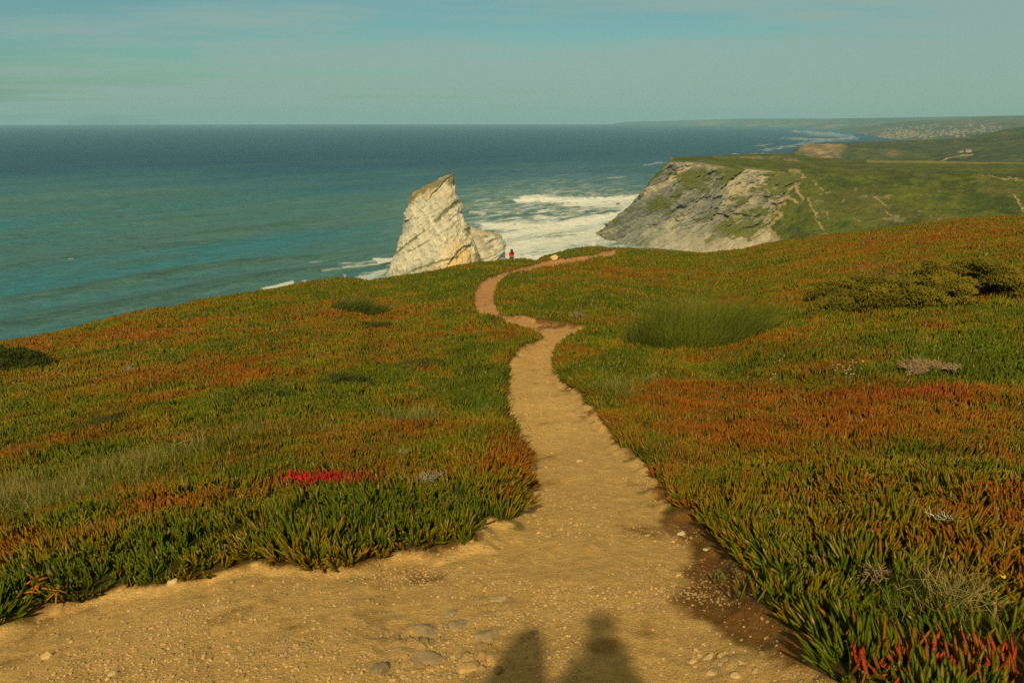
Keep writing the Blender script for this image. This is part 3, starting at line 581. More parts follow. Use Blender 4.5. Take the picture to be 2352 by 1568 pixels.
def sample(r0, r1, dens, half=None):
    """random ground points, dens(r) per square metre"""
    half = half or (1.05 if r1 <= 8.5 else .74)
    rr = np.geomspace(r0, r1, 60); w = np.array([dens(q) for q in rr])*rr
    cum = np.concatenate([[0], np.cumsum((w[1:]+w[:-1])/2*np.diff(rr))]); tot = int(cum[-1]*2*half)
    r = np.interp(rng.random(tot)*cum[-1], cum, rr); ph = (rng.random(tot)*2-1)*half
    return r*np.sin(ph), r*np.cos(ph)
bush_keep = []          # (x, y, radius) spots where bushes stand
def carpet(r0, r1, dens, Lf, Wf, detail, tag_, fan=0):
    x, y = sample(r0, r1, dens)
    if fan:
        nf = len(x); fa = np.repeat(rng.random(nf)*6.28, fan); x = np.repeat(x, fan); y = np.repeat(y, fan)
        ja = fa+np.where(np.arange(len(x)) % 2, 0, math.pi)+rng.normal(size=len(x))*.45; sh_t = np.repeat(.30*np.sqrt(rng.random(nf)), fan); sh_a = np.repeat(rng.random(nf)*6.28, fan); col_j = np.repeat(rng.random(nf), fan)
        x = x+.006*np.cos(ja); y = y+.006*np.sin(ja)
    z, r, ph, R, sd_ = ground_h(x, y)
    # ragged margin, and a thinner cover inside the grassy zones
    O, Rd, St, Lu = zones(x, y, z)
    keep = (sd_ > 0.002+0.035*fbm(x*7, y*7, o=2, s=12)) & (r-R < 10)
    thin = np.clip(np.maximum(St*.95, Lu*.55), 0, .93); keep &= rng.random(len(x)) > thin
    gap = fbm(x*3.6, y*3.6, o=3, s=19, g=.7); keep &= ~((gap > .24) & (sd_ > .3) & (rng.random(len(x)) < .85) & (r < 16))
    x, y, z, r, sd_, O, Rd = [q[keep] for q in (x, y, z, r, sd_, O, Rd)]; n = len(x)
    if fan: ja, sh_t, sh_a, col_j = [q[keep] for q in (ja, sh_t, sh_a, col_j)]
    # shoots lean together: a slowly turning lean field, outward over the margin
    la = 2.2*fbm(x*1.3, y*1.3, o=2, s=23)*math.pi; lt = 0.28+0.30*fbm(x*1.9, y*1.9, o=2, s=24)
    ra_ = rng.random(n)*2*math.pi; rt = 0.42*np.sqrt(rng.random(n))
    if fan:
        ra_ = ja; rt = .12+.42*rng.random(n)**1.3+(rng.random(n) < .14)*rng.random(n)*1.3; la = la; lt = lt*1.25+sh_t*np.cos(sh_a-la)
    e = .05; gx_ = (sand_sd(x+e, y)-sand_sd(x-e, y))/(2*e) if r1 < 30 else np.zeros(n); gy_ = (sand_sd(x, y+e)-sand_sd(x, y-e))/(2*e) if r1 < 30 else np.zeros(n)
    edge_ = (1-ss(.02, .20, sd_))*0.8
    D = np.stack([lt*np.cos(la)+rt*np.cos(ra_)-edge_*gx_, lt*np.sin(la)+rt*np.sin(ra_)-edge_*gy_, np.ones(n)], -1); D /= np.linalg.norm(D, axis=1)[:, None]
    L = Lf(r)*(0.50+0.75*rng.random(n))*np.clip(1+1.0*fbm(x*1.6, y*1.6, o=4, s=29, g=.65)+.3*(sd_ < .3), .55, 1.6); Wd = Wf(r)*(0.75+.5*rng.random(n))
    hump = (0.035+0.03*fbm(x*3, y*3, o=2, s=28))*(detail and 1 or .8)*ss(0, .15, sd_)
    P = np.stack([x, y, z-0.01+hump*rng.random(n)], -1)
    j = rng.random(n) if not fan else np.clip(col_j*.65+.35*rng.random(n), 0, 1); ct = leafcol(O, Rd, j)*((0.75+.6*rng.random(n))*(1+.45*fbm(x*1.4, y*1.4, o=3, s=33)*(r > 6)))[:, None]
    grn = GREEN*(0.7+.7*rng.random(n))[:, None]
    cb = mix(grn, ct, ss(.9, 1.3, Rd)*.9+.25)
    dry_ = rng.random(n) < .035+.06*(fbm(x*2.2, y*2.2, o=3, s=39) > .25); ct = np.where(dry_[:, None], np.array([.30, .20, .09])*(.6+.6*rng.random(n))[:, None], ct)
    redtip = (rng.random(n) < .05)[:, None]; ct = np.where(redtip & (r < 9)[:, None], mix(ct, RED, .6*np.ones(n)), ct)
    Vv, F, C = leaves_mesh(P, D, L, Wd, cb, ct, rng.random(n)*6.28, detail, curve=(rng.random(n)-.35)*.25)
    return Vv, F, C
parts = []
parts.append(carpet(1.6, 7.0, lambda r: 360, lambda r: 0.092+0*r, lambda r: 0.0084+0*r, True, 'a', fan=6))
parts.append(carpet(7.0, 16, lambda r: 2300*(7/r)**1.6, lambda r: 0.085*(r/7)**.30, lambda r: 0.0085*(r/7)**.8, False, 'b'))
parts.append(carpet(16, 92, lambda r: 520*(16/r)**2.1, lambda r: 0.115*(r/16)**.15, lambda r: 0.017*(r/16)**1.0, False, 'c'))
m_leaf = material('ice_plant_leaf', rough=.5, spec=.14, trans=.10)
Vs, Qs, Ts, Cs, o_ = [], [], [], [], 0
for Vv, F, C in parts:
    Vs.append(Vv); Qs.append(F[0]+o_); Ts.append(F[1]+o_); Cs.append(C); o_ += len(Vv)
print('ice plant verts', o_)
link('ice_plant_carpet', mesh_np('ice_plant_carpet', np.concatenate(Vs), [np.concatenate(Qs), np.concatenate(Ts)], cols=np.concatenate(Cs)), m_leaf, kind='stuff')
del Vs, Qs, Ts, Cs, parts

# ------------------------------------------------------------------ grasses
def blades(P, D, L, Wd, cb, ct, bend):
    """narrow bent blade: 2 quads-ish strip with a point"""
    n = len(P); A = np.cross(D, np.array([.3, -.9, .2])); A /= np.linalg.norm(A, axis=1)[:, None]+1e-9
    a = rng.random(n)*6.28; A2 = np.cross(A, D); S = A*np.cos(a)[:, None]+A2*np.sin(a)[:, None]
    m = P+D*(L*.55)[:, None]; t = P+D*(L*.95)[:, None]+bend*L[:, None]
    w = Wd[:, None]
    Vv = np.stack([P-S*w, P+S*w, m+S*w*.7+bend*(L*.25)[:, None], m-S*w*.7+bend*(L*.25)[:, None], t], 1)
    C = np.stack([cb, cb, (cb+ct)/2, (cb+ct)/2, ct], 1); b = (np.arange(n)*5)[:, None]
    return Vv.reshape(-1, 3), [b+np.array([[0, 1, 2, 3]]), b+np.array([[3, 2, 4]])], C.reshape(-1, 3)
def grass(r0, r1, dens, seed):
    x, y = sample(r0, r1, dens); z, r, ph, R, sd_ = ground_h(x, y); O, Rd, St, Lu = zones(x, y, z)
    p = np.clip(np.maximum(St*1.2, Lu)-.10, 0.05, 1); k = (sd_ > -.01) & (rng.random(len(x)) < p) & (r-R < 6)
    x, y, z, r, St, Lu = [q[k] for q in (x, y, z, r, St, Lu)]; n = len(x)
    a = rng.random(n)*6.28; t = .55*np.sqrt(rng.random(n)); D = np.stack([t*np.cos(a), t*np.sin(a), np.ones(n)], -1); D /= np.linalg.norm(D, axis=1)[:, None]
    L = (.08+.10*rng.random(n))*(1+.5*(St > .4)); Wd = .0013*np.maximum(1, r/4.5)*(0.7+.6*rng.random(n))
    isst = rng.random(n) < np.clip(.12+St*.75-Lu*.2, 0, .95)
    c = np.where(isst[:, None], STRW*(.55+.5*rng.random(n))[:, None], np.array([.080, .130, .010])*(.6+.8*rng.random(n))[:, None])
    bend = (rng.random((n, 3))-.5)*np.array([.7, .7, .3])
    return blades(np.stack([x, y, z], -1), D, L, Wd, c*.8, c, bend)
m_grass = material('grass_blade', rough=.6, spec=.2, trans=.2)
def join_link(name, ps, mat, **kw):
    o_ = 0; Vs = []; Qs = []; Ts = []; Cs = []
    for Vv, F, C in ps: Vs.append(Vv); Qs.append(F[0]+o_); Ts.append(F[1]+o_); Cs.append(C); o_ += len(Vv)
    return link(name, mesh_np(name, np.concatenate(Vs), [np.concatenate(Qs), np.concatenate(Ts)], cols=np.concatenate(Cs)), mat, **kw)
join_link('grass', [grass(1.8, 8, lambda r: 4200, 1), grass(8, 40, lambda r: 4200*(8/r)**2.2, 2)], m_grass, kind='stuff')

# ------------------------------------------------------------------ gravel on the bare ground
ICO_V = None
def rock_proto(seed, sub=1):
    import bmesh
    bm = bmesh.new(); bmesh.ops.create_icosphere(bm, subdivisions=sub, radius=1)
    v = np.array([p.co[:] for p in bm.verts]); f = np.array([[q.index for q in t.verts] for t in bm.faces]); bm.free()
    d = 1+.28*vnoise(v[:, 0]*1.4+seed, v[:, 1]*1.4, v[:, 2]*1.4, seed)+.12*vnoise(v[:, 0]*3+seed, v[:, 1]*3, v[:, 2]*3, seed+9)
    # flatten a few sides to get broken facets
    v = v*d[:, None]
    rg = np.random.default_rng(seed)
    for _ in range(12):
        nrm = rg.normal(size=3); nrm /= np.linalg.norm(nrm); h = v@nrm; k = h > .60; v[k] -= np.outer((h[k]-.60), nrm)
    return v, f
def gravel():
    V_, F_, C_ = [], [], []; o = 0
    for (r0, r1, dn, s0, s1) in ((1.5, 4.2, 5200, .0026, .015), (4.2, 9, 1300, .004, .019), (9, 30, 90, .010, .035), (1.6, 3.6, 420, .010, .030)):
        x, y = sample(r0, r1, lambda r: dn); z, r, ph, R, sd_ = ground_h(x, y); u, v = chart(x, y, z)
        dens = .16+.7*ss(-.1, .35, fbm(x*1.7, y*1.7, o=3, s=501))+blobs(u, v, [(1000, 1500, 140, 60, .5), (1640, 1520, 90, 30, 1.0), (400, 1450, 350, 60, .25), (500, 1330, 300, 25, .4), (1480, 1330, 60, 80, .3)])-.25*np.exp(-((u-1330)/140.)**2)*(v > 1000)
        if dn == 420: dens = blobs(u, v, [(1010, 1485, 130, 40, 1.1), (1060, 1540, 120, 25, .9), (860, 1540, 60, 20, .5), (1160, 1390, 70, 14, .4), (1650, 1530, 90, 28, .9), (600, 1470, 300, 40, .10)])*ss(-.15, .15, fbm(x*5, y*5, o=2, s=505))
        k = (sd_ < -.01) & (rng.random(len(x)) < dens); x, y, z, u, v = x[k], y[k], z[k], u[k], v[k]; n = len(x)
        big = np.clip(blobs(u, v, [(1640, 1520, 90, 30, 1.0), (1000, 1510, 120, 40, .5)]), 0, 1)
        s = s0+(s1-s0)*rng.random(n)**5*(1+.9*big)+s0*.8*rng.random(n)
        for pi in range(6):
            kk = np.arange(n) % 6 == pi; pv, pf = protos[pi]; m = kk.sum()
            a = rng.random(m)*6.28; ca, sa = np.cos(a), np.sin(a)
            q = pv[None]*np.stack([np.ones(m), .6+.4*rng.random(m), .35+.35*rng.random(m)], -1)[:, None, :]*s[kk][:, None, None]
            X = q[..., 0]*ca[:, None]-q[..., 1]*sa[:, None]+x[kk][:, None]; Y = q[..., 0]*sa[:, None]+q[..., 1]*ca[:, None]+y[kk][:, None]; Z = q[..., 2]+z[kk][:, None]+s[kk][:, None]*.12
            V_.append(np.stack([X, Y, Z], -1).reshape(-1, 3)); F_.append((pf[None]+(np.arange(m)*len(pv))[:, None, None]).reshape(-1, 3)+o); o += m*len(pv)
            c = mix(SAND, [.45, .33, .18], rng.random(m))*(0.55+.45*rng.random(m))[:, None]; c = mix(c, [.25, .19, .11], (rng.random(m) < .16)*.7); c = c*(.72 if dn == 420 else 1.0); c = c*(1-.5*np.clip(blobs(u[kk], v[kk], [(1680, 1330, 90, 110, 1.0, .9), (1560, 1190, 60, 30, 1.0)]), 0, 1))[:, None]
            C_.append(np.repeat(c[:, None], len(pv), 1).reshape(-1, 3))
    print('gravel verts', o)
    return link('gravel', mesh_np('gravel', np.concatenate(V_), np.concatenate(F_), cols=np.concatenate(C_), smooth=False), m_stone, kind='stuff')
m_stone = material('sandstone_chip', rough=.9, spec=.15, bump=[(90, .002)], vary=[(60, .2)])
protos = [rock_proto(s, 1) for s in range(6)]
gravel()

def place(u, v, dz=0):
    r, ph = hit(u, v)
    for _ in range(3):                                   # settle onto the finished ground
        x, y = r*math.sin(ph), r*math.cos(ph); z = float(ground_h(np.array([x]), np.array([y]))[0][0])
        t = float(bearing(u, v)[1]); r = max(.5, min((z-CAMZ)/t, r*1.15))
    x, y = r*math.sin(ph), r*math.cos(ph); z = float(ground_h(np.array([x]), np.array([y]))[0][0])
    return Vector((x, y, z+dz)), r
def stone(u, v, wpx, flat, seed, label, tone, turn=0.0, sink=.3):
    p, r = place(u, v); d = math.hypot(r, p.z-CAMZ); s = wpx/FPX*d/2
    pv, pf = rock_proto(seed, 3); rg_ = np.random.default_rng(seed*7)
    for _ in range(16):
        nr_ = rg_.normal(size=3)*np.array([1, 1, .8]); nr_ /= np.linalg.norm(nr_); hh_ = pv@nr_; lim = rg_.uniform(.38, .62); kk_ = hh_ > lim; pv[kk_] -= np.outer(hh_[kk_]-lim, nr_)*.92
    pv = pv/np.abs(pv[:, :2]).max()
    q = pv*np.array([s, s*.7, s*flat]); q = q*(1+.16*fbm(pv[:, 0]*4, pv[:, 1]*4, pv[:, 2]*4, o=4, s=seed))[:, None]
    c = np.tile(np.array(tone), (len(q), 1))*(1+.25*fbm(pv[:, 0]*2, pv[:, 1]*2, pv[:, 2]*2, o=3, s=seed+3))[:, None]
    o = link('stone', mesh_np('stone', q, pf, cols=c, smooth=False), m_stone, label=label, cat='stone'); o.location = p+Vector((0, 0, s*flat*(1-2*sink)*.5)); o.rotation_euler = (0, 0, turn)
TAN = (.44, .31, .14); GRT = (.28, .205, .115)
stone(1272, 595, 22, .55, 21, 'pale rounded boulder at the far left edge of the path before the last bend', (.50, .36, .20), sink=.1)
stone(1566, 1225, 22, .45, 22, 'pale smooth stone on dark soil beside the right-hand ice plants', (.50, .40, .24), .4, .1)
stone(1331, 1056, 26, .40, 23, 'small brown stone alone in the middle of the path', TAN, 0, .2)
stone(985, 1455, 105, .30, 24, 'broad flat embedded rock in the sandy foreground, largest of the exposed slabs', GRT, .3, .62)
stone(1052, 1438, 60, .30, 25, 'grey embedded rock touching the right end of the broad flat slab', (.25, .185, .105), -.3, .55)
stone(1118, 1462, 70, .30, 26, 'embedded rock just left of the left person shadow', (.27, .20, .11), .1, .6)
stone(1040, 1408, 46, .26, 27, 'low grey rock hump above the broad flat slab', (.26, .20, .115), .5, .5)
stone(1145, 1375, 40, .25, 28, 'low grey-brown stone showing in the sand above the left shadow', (.33, .245, .13), .2, .5)
stone(985, 1515, 80, .34, 29, 'rough grey rock near the bottom edge below the broad flat slab', (.24, .18, .10), -.2, .5)
stone(1070, 1535, 64, .40, 30, 'angular ochre rock at the bottom edge left of the shadows', (.38, .25, .10), .4, .4)
stone(868, 1538, 44, .45, 31, 'dark stone at the bottom edge, leftmost of the grey embedded rocks', (.22, .17, .10), .8, .35)
stone(1228, 1452, 26, .5, 32, 'small dark stone inside the left person shadow', (.22, .16, .09), .8, .3)
stone(1622, 1262, 16, .4, 33, 'tiny pale stone on the dark soil right of the path', (.46, .36, .2), .1, .2)
stone(395, 1338, 24, .6, 34, 'pale stone at the upper edge of the sand beside the left ice plants', (.46, .35, .2), .1, .2)
stone(1560, 1320, 22, .6, 35, 'rounded tan stone on the soil near the trailing ice plant sprig', TAN, .9, .2)
stone(110, 1505, 30, .5, 36, 'tan stone near the bottom left corner of the sand', TAN, .2, .3)
stone(260, 1545, 34, .3, 37, 'flat oblong pale stone at the bottom edge, far left', (.48, .36, .2), .2, .3)
for k, (u, v, w_, h_) in enumerate([(1590, 1520, 26, 'leftmost in the pile'), (1625, 1512, 34, 'at the top of the pile'), (1660, 1530, 38, 'in the middle of the pile'), (1700, 1524, 30, 'right of the middle of the pile'), (1635, 1548, 32, 'lowest left in the pile'), (1690, 1552, 36, 'lowest right in the pile'), (1735, 1540, 26, 'rightmost in the pile'), (1600, 1492, 20, 'backmost in the pile')]):
    stone(u, v, w_, .4, 50+k, 'broken pale slab %s of slabs right of the shadows' % h_, (.42, .30, .14), k*.7, .2)

# ------------------------------------------------------------------ bushes
m_bush = material('shrub_foliage', rough=.7, spec=.15, trans=.1)
m_twig = material('dry_twig', rough=.9, spec=.1)
def bush(u, v, half_w, height, depth, ncl, leafs, lsz, cols, label, cat='shrub', name='shrub', seed=1, twigs=60, cl_r=.3):
    p, r = place(u, v); root = link(name, None, label=label, cat=cat); root.location = p
    rg = np.random.default_rng(seed)
    # foliage clumps over a low uneven dome
    a = rg.random(ncl)*6.28; q = np.sqrt(rg.random(ncl)); cxl = q*np.cos(a); cyl = q*np.sin(a)
    hz = np.sqrt(np.maximum(0, 1-q**2))*(0.72+.38*vnoise(cxl*2.2+seed, cyl*2.2, None, seed))
    hz = hz*(0.30+0.70*rg.random(ncl)**.6)
    cx_, cy_ = cxl*half_w, cyl*depth
    gz_ = ground_h(cx_+p.x, cy_+p.y)[0]-p.z
    C = np.stack([cx_, cy_, gz_+hz*height], -1); cr = cl_r*(.6+.8*rg.random(ncl))
    n = ncl*leafs; ci = np.repeat(np.arange(ncl), leafs)
    d = rg.normal(size=(n, 3)); d /= np.linalg.norm(d, axis=1)[:, None]; d[:, 2] = np.abs(d[:, 2])*.9-.15
    P = C[ci]+d*(cr[ci]*(.55+.5*rg.random(n)))[:, None]*np.array([1.15, 1.15, .75])
    D = d+rg.normal(size=(n, 3))*.35+np.array([0, 0, .35]); D /= np.linalg.norm(D, axis=1)[:, None]
    tone = rg.random(ncl)[ci]; c = mix(np.array(cols[0]), np.array(cols[1]), np.clip(tone*.6+.4*rg.random(n), 0, 1))
    Vv, F, Cc = leaves_mesh(P, D, lsz*(.6+.8*rg.random(n)), lsz*.22*np.ones(n), c*.7, c, rg.random(n)*6, False)
    link('foliage', mesh_np('foliage', Vv, F, cols=Cc), m_bush, parent=root)
    # bare branches reaching out from the stems
    nb = twigs; a = rg.random(nb)*6.28; e = np.stack([np.cos(a)*half_w*.8, np.sin(a)*depth*.8, height*(.25+.5*rg.random(nb))], -1)*(.4+.6*rg.random(nb))[:, None]
    S = np.stack([rg.normal(size=nb)*half_w*.12, rg.normal(size=nb)*depth*.12, np.zeros(nb)], -1); L = np.linalg.norm(e-S, axis=1); D = (e-S)/L[:, None]
    cc = np.tile(np.array([.13, .09, .05]), (nb, 1)); Vv, F, Cc = leaves_mesh(S, D, L, .012*np.ones(nb)*(height/.8), cc, cc, rg.random(nb)*6, True, curve=.15*np.ones(nb))
    link('branches', mesh_np('branches', Vv, F, cols=Cc), m_twig, parent=root)
    return root
def px_m(u, v, px):
    p, r = place(u, v); return px/FPX*math.hypot(r, p.z-CAMZ)
JUN = [(.095, .095, .009), (.25, .20, .016)]; DKJ = [(.035, .052, .009), (.070, .085, .012)]
wB = px_m(2150, 690, 235)
bush(2165, 692, wB*1.02, wB*.38, wB*.62, 190, 260, wB*.023, JUN, 'large spreading olive-green juniper bush on the upper right slope', name='juniper_bush', cat='bush', seed=5, twigs=90, cl_r=wB*.095)
bush(1955, 685, wB*.33, wB*.20, wB*.32, 60, 110, wB*.026, JUN, 'low olive-green juniper at the left foot of the large spreading bush', name='juniper_bush', cat='bush', seed=6, twigs=20, cl_r=wB*.07)
wL = px_m(30, 850, 70)
bush(22, 848, wL*1.1, wL*.72, wL*.8, 120, 130, wL*.06, DKJ, 'dark green rounded bush cut by the left edge, below the sea', name='dark_bush', cat='bush', seed=7, twigs=20, cl_r=wL*.17)
for (u, v, w, s_, lb) in [(422, 757, 24, 8, 'small dark green shrub alone high on the left slope under the waterline'), (470, 802, 20, 9, 'smaller dark green shrub below the lone one on the left slope'), (230, 983, 60, 10, 'dark green low shrub with tiny yellow flowers, low on the left slope'),
                      (790, 880, 60, 11, 'low dark green shrub left of the path above the pale grass'), (960, 845, 60, 12, 'low dark green shrub nearest the path on the left slope'), (860, 752, 40, 13, 'dark brownish low shrub below the soft green tussock'), (520, 925, 50, 14, 'low olive shrub midway down the left slope'), (640, 905, 40, 15, 'low shrub on the dark green band of the left slope')]:
    w_ = px_m(u, v, w); bush(u, v, w_, w_*(.28 if s_ != 8 else .5), w_*.8, 36, 90, w_*.075, DKJ if s_ in (8, 9) else [(.045, .062, .012), (.085, .095, .018)], lb, name='low_shrub', seed=s_, twigs=8, cl_r=w_*.2)

def tussock(u, v, half_w, height, depth, n, label, cols, seed, name='broom_tussock', lean=(0.1, 0), wd=.003, dark_left=False):
    p, r = place(u, v); root = link(name, None, label=label, cat='broom bush'); root.location = p; rg = np.random.default_rng(seed)
    a = rg.random(n)*6.28; q = np.sqrt(rg.random(n)); x = q*np.cos(a)*half_w; y = q*np.sin(a)*depth
    z = ground_h(x+p.x, y+p.y)[0]-p.z
    hh = height*(.25+.65*rg.random(n)**.7)*(1.0-.42*q**3)*(1+.7*vnoise(x/half_w*2.5+seed, y/depth*2.5, None, seed))
    D = np.stack([x/half_w*.35+rg.normal(size=n)*.24+lean[0], y/depth*.25+rg.normal(size=n)*.20+lean[1], np.ones(n)], -1); D /= np.linalg.norm(D, axis=1)[:, None]
    t = np.clip(rg.random(n)*.6+.4*vnoise(x*2, y*2, None, 3), 0, 1); c = mix(np.array(cols[0]), np.array(cols[1]), t)
    if dark_left: c = mix(c, [.045, .040, .014], ss(-.45, -.8, x/half_w)*.4)
    bend = rg.normal(size=(n, 3))*np.array([.14, .14, .04])+np.array([lean[0]*.8, 0, 0])
    Vv, F, Cc = blades(np.stack([x, y, z], -1), D, hh, np.full(n, wd), c*.8, c, bend)
    link('stems', mesh_np('stems', Vv, F, cols=Cc), m_grass, parent=root); return root
wT = px_m(1600, 790, 150); dT = wT/165*FPX
tussock(1600, 800, wT, wT*.95, wT*.42, 6500, 'tall feathery green broom clump right of the path bend', [(.095, .13, .012), (.20, .22, .025)], 3, wd=.004, dark_left=True)
wt = px_m(820, 715, 60)
tussock(820, 716, wt, wt*.7, wt*.6, 2600, 'soft light green wind-combed tussock on the left slope near the sea', [(.06, .088, .012), (.11, .13, .02)], 4, lean=(.45, .1), wd=.007)

# ------------------------------------------------------------------ dead plants, flowers
def dead(u, v, wpx, n, L, label, tone, seed, flat=.5, name='dead_shrub', thick=.0022, ratio=.5):
    p, r = place(u, v); d = math.hypot(r, p.z-CAMZ); hw = wpx/FPX*d/2; rg = np.random.default_rng(seed)
    a = rg.random(n)*6.28; q = np.sqrt(rg.random(n)); q = q*(.7+.75*vnoise(np.cos(a)*1.7+seed, np.sin(a)*1.7, None, seed)); x = q*np.cos(a)*hw; y = q*np.sin(a)*hw*ratio*2.2
    z = ground_h(x+p.x, y+p.y)[0]-p.z+.02+.05*rg.random(n)*flat*2+.04
    D = rg.normal(size=(n, 3)); D[:, 2] = np.abs(D[:, 2])*flat; D /= np.linalg.norm(D, axis=1)[:, None]
    c = np.array(tone)*(.6+.7*rg.random(n))[:, None]
    Vv, F, Cc = leaves_mesh(np.stack([x, y, z], -1), D, L*(.5+rg.random(n)), np.full(n, thick*max(1, d/5)), c, c, rg.random(n)*6, True, curve=rg.normal(size=n)*.4)
    o = link(name, mesh_np(name, Vv, F, cols=Cc), m_twig, label=label, cat='dead plant'); o.location = p
dead(2120, 850, 140, 1500, .07, 'pale tan mat of dead tangled stems right of the white dry flowers', (.30, .21, .12), 1, flat=.25)
dead(985, 1122, 70, 300, .045, 'grey curled dead twigs right of the crimson ice plant patch', (.30, .25, .17), 2, flat=.3)
dead(925, 1058, 36, 80, .035, 'small tuft of grey dead twigs above the curled ones', (.30, .25, .17), 3, flat=.3)
dead(450, 1050, 60, 14, .20, 'thin bare upright dead stalks on the crest of the left mound', (.34, .25, .13), 4, flat=2.5, thick=.0014)
dead(2000, 1352, 60, 60, .055, 'shrivelled grey-brown dead leaves under the right ice plants', (.20, .14, .08), 5, thick=.0045, flat=.4)
dead(2175, 1420, 100, 110, .15, 'fan of dry straw blades in the lower right ice plants', (.34, .26, .10), 6, flat=1.0, name='dry_grass_clump', thick=.0011)
dead(300, 735+120, 24, 40, .1, 'small grey dead patch on the left slope', (.3, .25, .17), 7)
dead(1330, 735, 40, 160, .15, 'grey dead twigs along the upper bank at the path bend', (.22, .17, .11), 8)
dead(2160, 1222, 60, 40, .045, 'white bleached dead twigs by a red sprig on the right', (.50, .45, .36), 9)
dead(90, 1372, 34, 14, .07, 'withered orange ice plant sprig on the sand edge at far left', (.42, .15, .02), 10, flat=.8, name='withered_sprig', thick=.006)
dead(135, 1385, 20, 7, .06, 'second withered orange sprig, drooping onto the sand', (.36, .14, .02), 12, flat=.4, name='withered_sprig', thick=.006)
def sprig(u, v, n, L, label, seed, cb, ct, w=.008, spread=1.0):
    """a shoot of fat paired leaves"""
    p, r = place(u, v); rg = np.random.default_rng(seed)
    a = rg.random(n)*6.28; D = np.stack([np.cos(a)*.6*spread, np.sin(a)*.6*spread, .5+rg.random(n)], -1); D /= np.linalg.norm(D, axis=1)[:, None]
    P = np.stack([rg.normal(size=n)*.04*spread, rg.normal(size=n)*.035*spread, np.full(n, .015)], -1)
    cb_ = np.tile(np.array(cb), (n, 1))*(.7+.6*rg.random(n))[:, None]; ct_ = np.tile(np.array(ct), (n, 1))*(.7+.6*rg.random(n))[:, None]
    Vv, F, C = leaves_mesh(P, D, L*(.7+.5*rg.random(n)), np.full(n, w), cb_, ct_, rg.random(n)*6, True, curve=.2*np.ones(n))
    o = link('ice_plant_sprig', mesh_np('ice_plant_sprig', Vv, F, cols=C), m_leaf, label=label, cat='succulent'); o.location = p
GL = (.05, .10, .012)
sprig(1705, 1348, 10, .07, 'trailing ice plant sprig lying alone on the dark soil', 1, GL, (.12, .12, .015))
sprig(1730, 1378, 12, .08, 'ice plant sprig reaching onto the soil below the lone one', 2, GL, (.20, .10, .02))
for k, (u, v, lb) in enumerate([(2070, 1548, 'big red-tipped ice plant shoot at the bottom edge, leftmost'), (2150, 1535, 'big red-tipped ice plant shoot, second from left at the bottom edge'), (2225, 1545, 'big green ice plant shoot with red tips under the straw fan'), (2325, 1540, 'big vivid red ice plant shoot in the bottom right corner'), (2030, 1560, 'small crimson ice plant shoot at the bottom edge beside the soil'), (1975, 1562, 'orange-red ice plant shoot creeping onto stones at the bottom edge')]):
    sprig(u, v, 16, .085, lb, 20+k, (.11, .11, .015) if k != 3 else (.22, .07, .012), (.33, .028, .012), w=.0085)
# dry white flower heads on stalks
m_petal = material('petal', rough=.8, spec=.1)
def flower(u, v, h, rad_, tone, label, cat, group=None, name='dry_flower', heads=5, seed=1):
    p, r = place(u, v); rg = np.random.default_rng(seed); root = link(name, None, label=label, cat=cat, group=group); root.location = p
    n = heads; D = np.stack([rg.normal(size=n)*.22, rg.normal(size=n)*.22, np.ones(n)], -1); D /= np.linalg.norm(D, axis=1)[:, None]; L = h*(.7+.5*rg.random(n))
    P = np.stack([rg.normal(size=n)*.03, rg.normal(size=n)*.03, np.zeros(n)], -1); c = np.tile([.14, .13, .05], (n, 1))
    Vv, F, C = leaves_mesh(P, D, L, np.full(n, .0022*max(1, r/6)), c, c, rg.random(n), False); link('stems', mesh_np('stems', Vv, F, cols=C), m_twig, parent=root)
    tips = P+D*L[:, None]; k = 16
    for i_ in range(n):
        a = rg.random(k)*6.28; Dp = np.stack([np.cos(a), np.sin(a), .3+rg.random(k)*.8], -1); Dp /= np.linalg.norm(Dp, axis=1)[:, None]
        c = np.tile(np.array(tone), (k, 1)); Vv, F, C = leaves_mesh(np.repeat(tips[i_:i_+1], k, 0), Dp, np.full(k, rad_), np.full(k, rad_*.28), c, c, rg.random(k), False)
        link('flower_head', mesh_np('flower_head', Vv, F, cols=C), m_petal, parent=root)
W_ = (.52, .50, .40)
for k, (u, v, hd, lb) in enumerate([(1925, 870, 7, 'tallest cluster of white dry flower heads on thin stalks'), (1965, 868, 7, 'white dry flower heads just right of the tallest cluster'), (1948, 888, 6, 'white dry flower heads at the foot of the tallest cluster'), (1790, 852, 4, 'few white dry flower heads left of the main clusters'), (1770, 892, 3, 'low white flower heads, farthest left and lowest')]):
    flower(u, v, .22, .016, W_, lb, 'flower', 'white dry flowers on the right slope', heads=hd, seed=k+3)
flower(2305, 1366, .07, .017, (.75, .48, .02), 'single yellow dandelion flower in the grass at lower right', 'flower', name='dandelion', heads=1, seed=9)

# ------------------------------------------------------------------ people
m_skin = material('skin', (.42, .25, .15), attr=False, rough=.6); m_hair = material('black_hair', (.012, .009, .008), attr=False, rough=.45)
m_red = material('red_jacket', (.55, .015, .02), attr=False, rough=.7, vary=[(20, .1)]); m_dark = material('dark_trousers', (.02, .02, .025), attr=False, rough=.8); m_navy = material('navy_coat', (.03, .04, .07), attr=False, rough=.8)
def skin(name, pts, edges, radii, mat, parent, root=0, sub=2):
    me = bpy.data.meshes.new(name); me.from_pydata([tuple(p) for p in pts], edges, []); me.update()
    o = link(name, me, mat, parent)
    o.modifiers.new('skin', 'SKIN'); sk = me.skin_vertices[0]
    for i_, r in enumerate(radii):
        rr = r if isinstance(r, tuple) else (r, r); sk.data[i_].radius = rr; sk.data[i_].use_root = (i_ == root)
    s = o.modifiers.new('sub', 'SUBSURF'); s.levels = sub; s.render_levels = sub
    return o
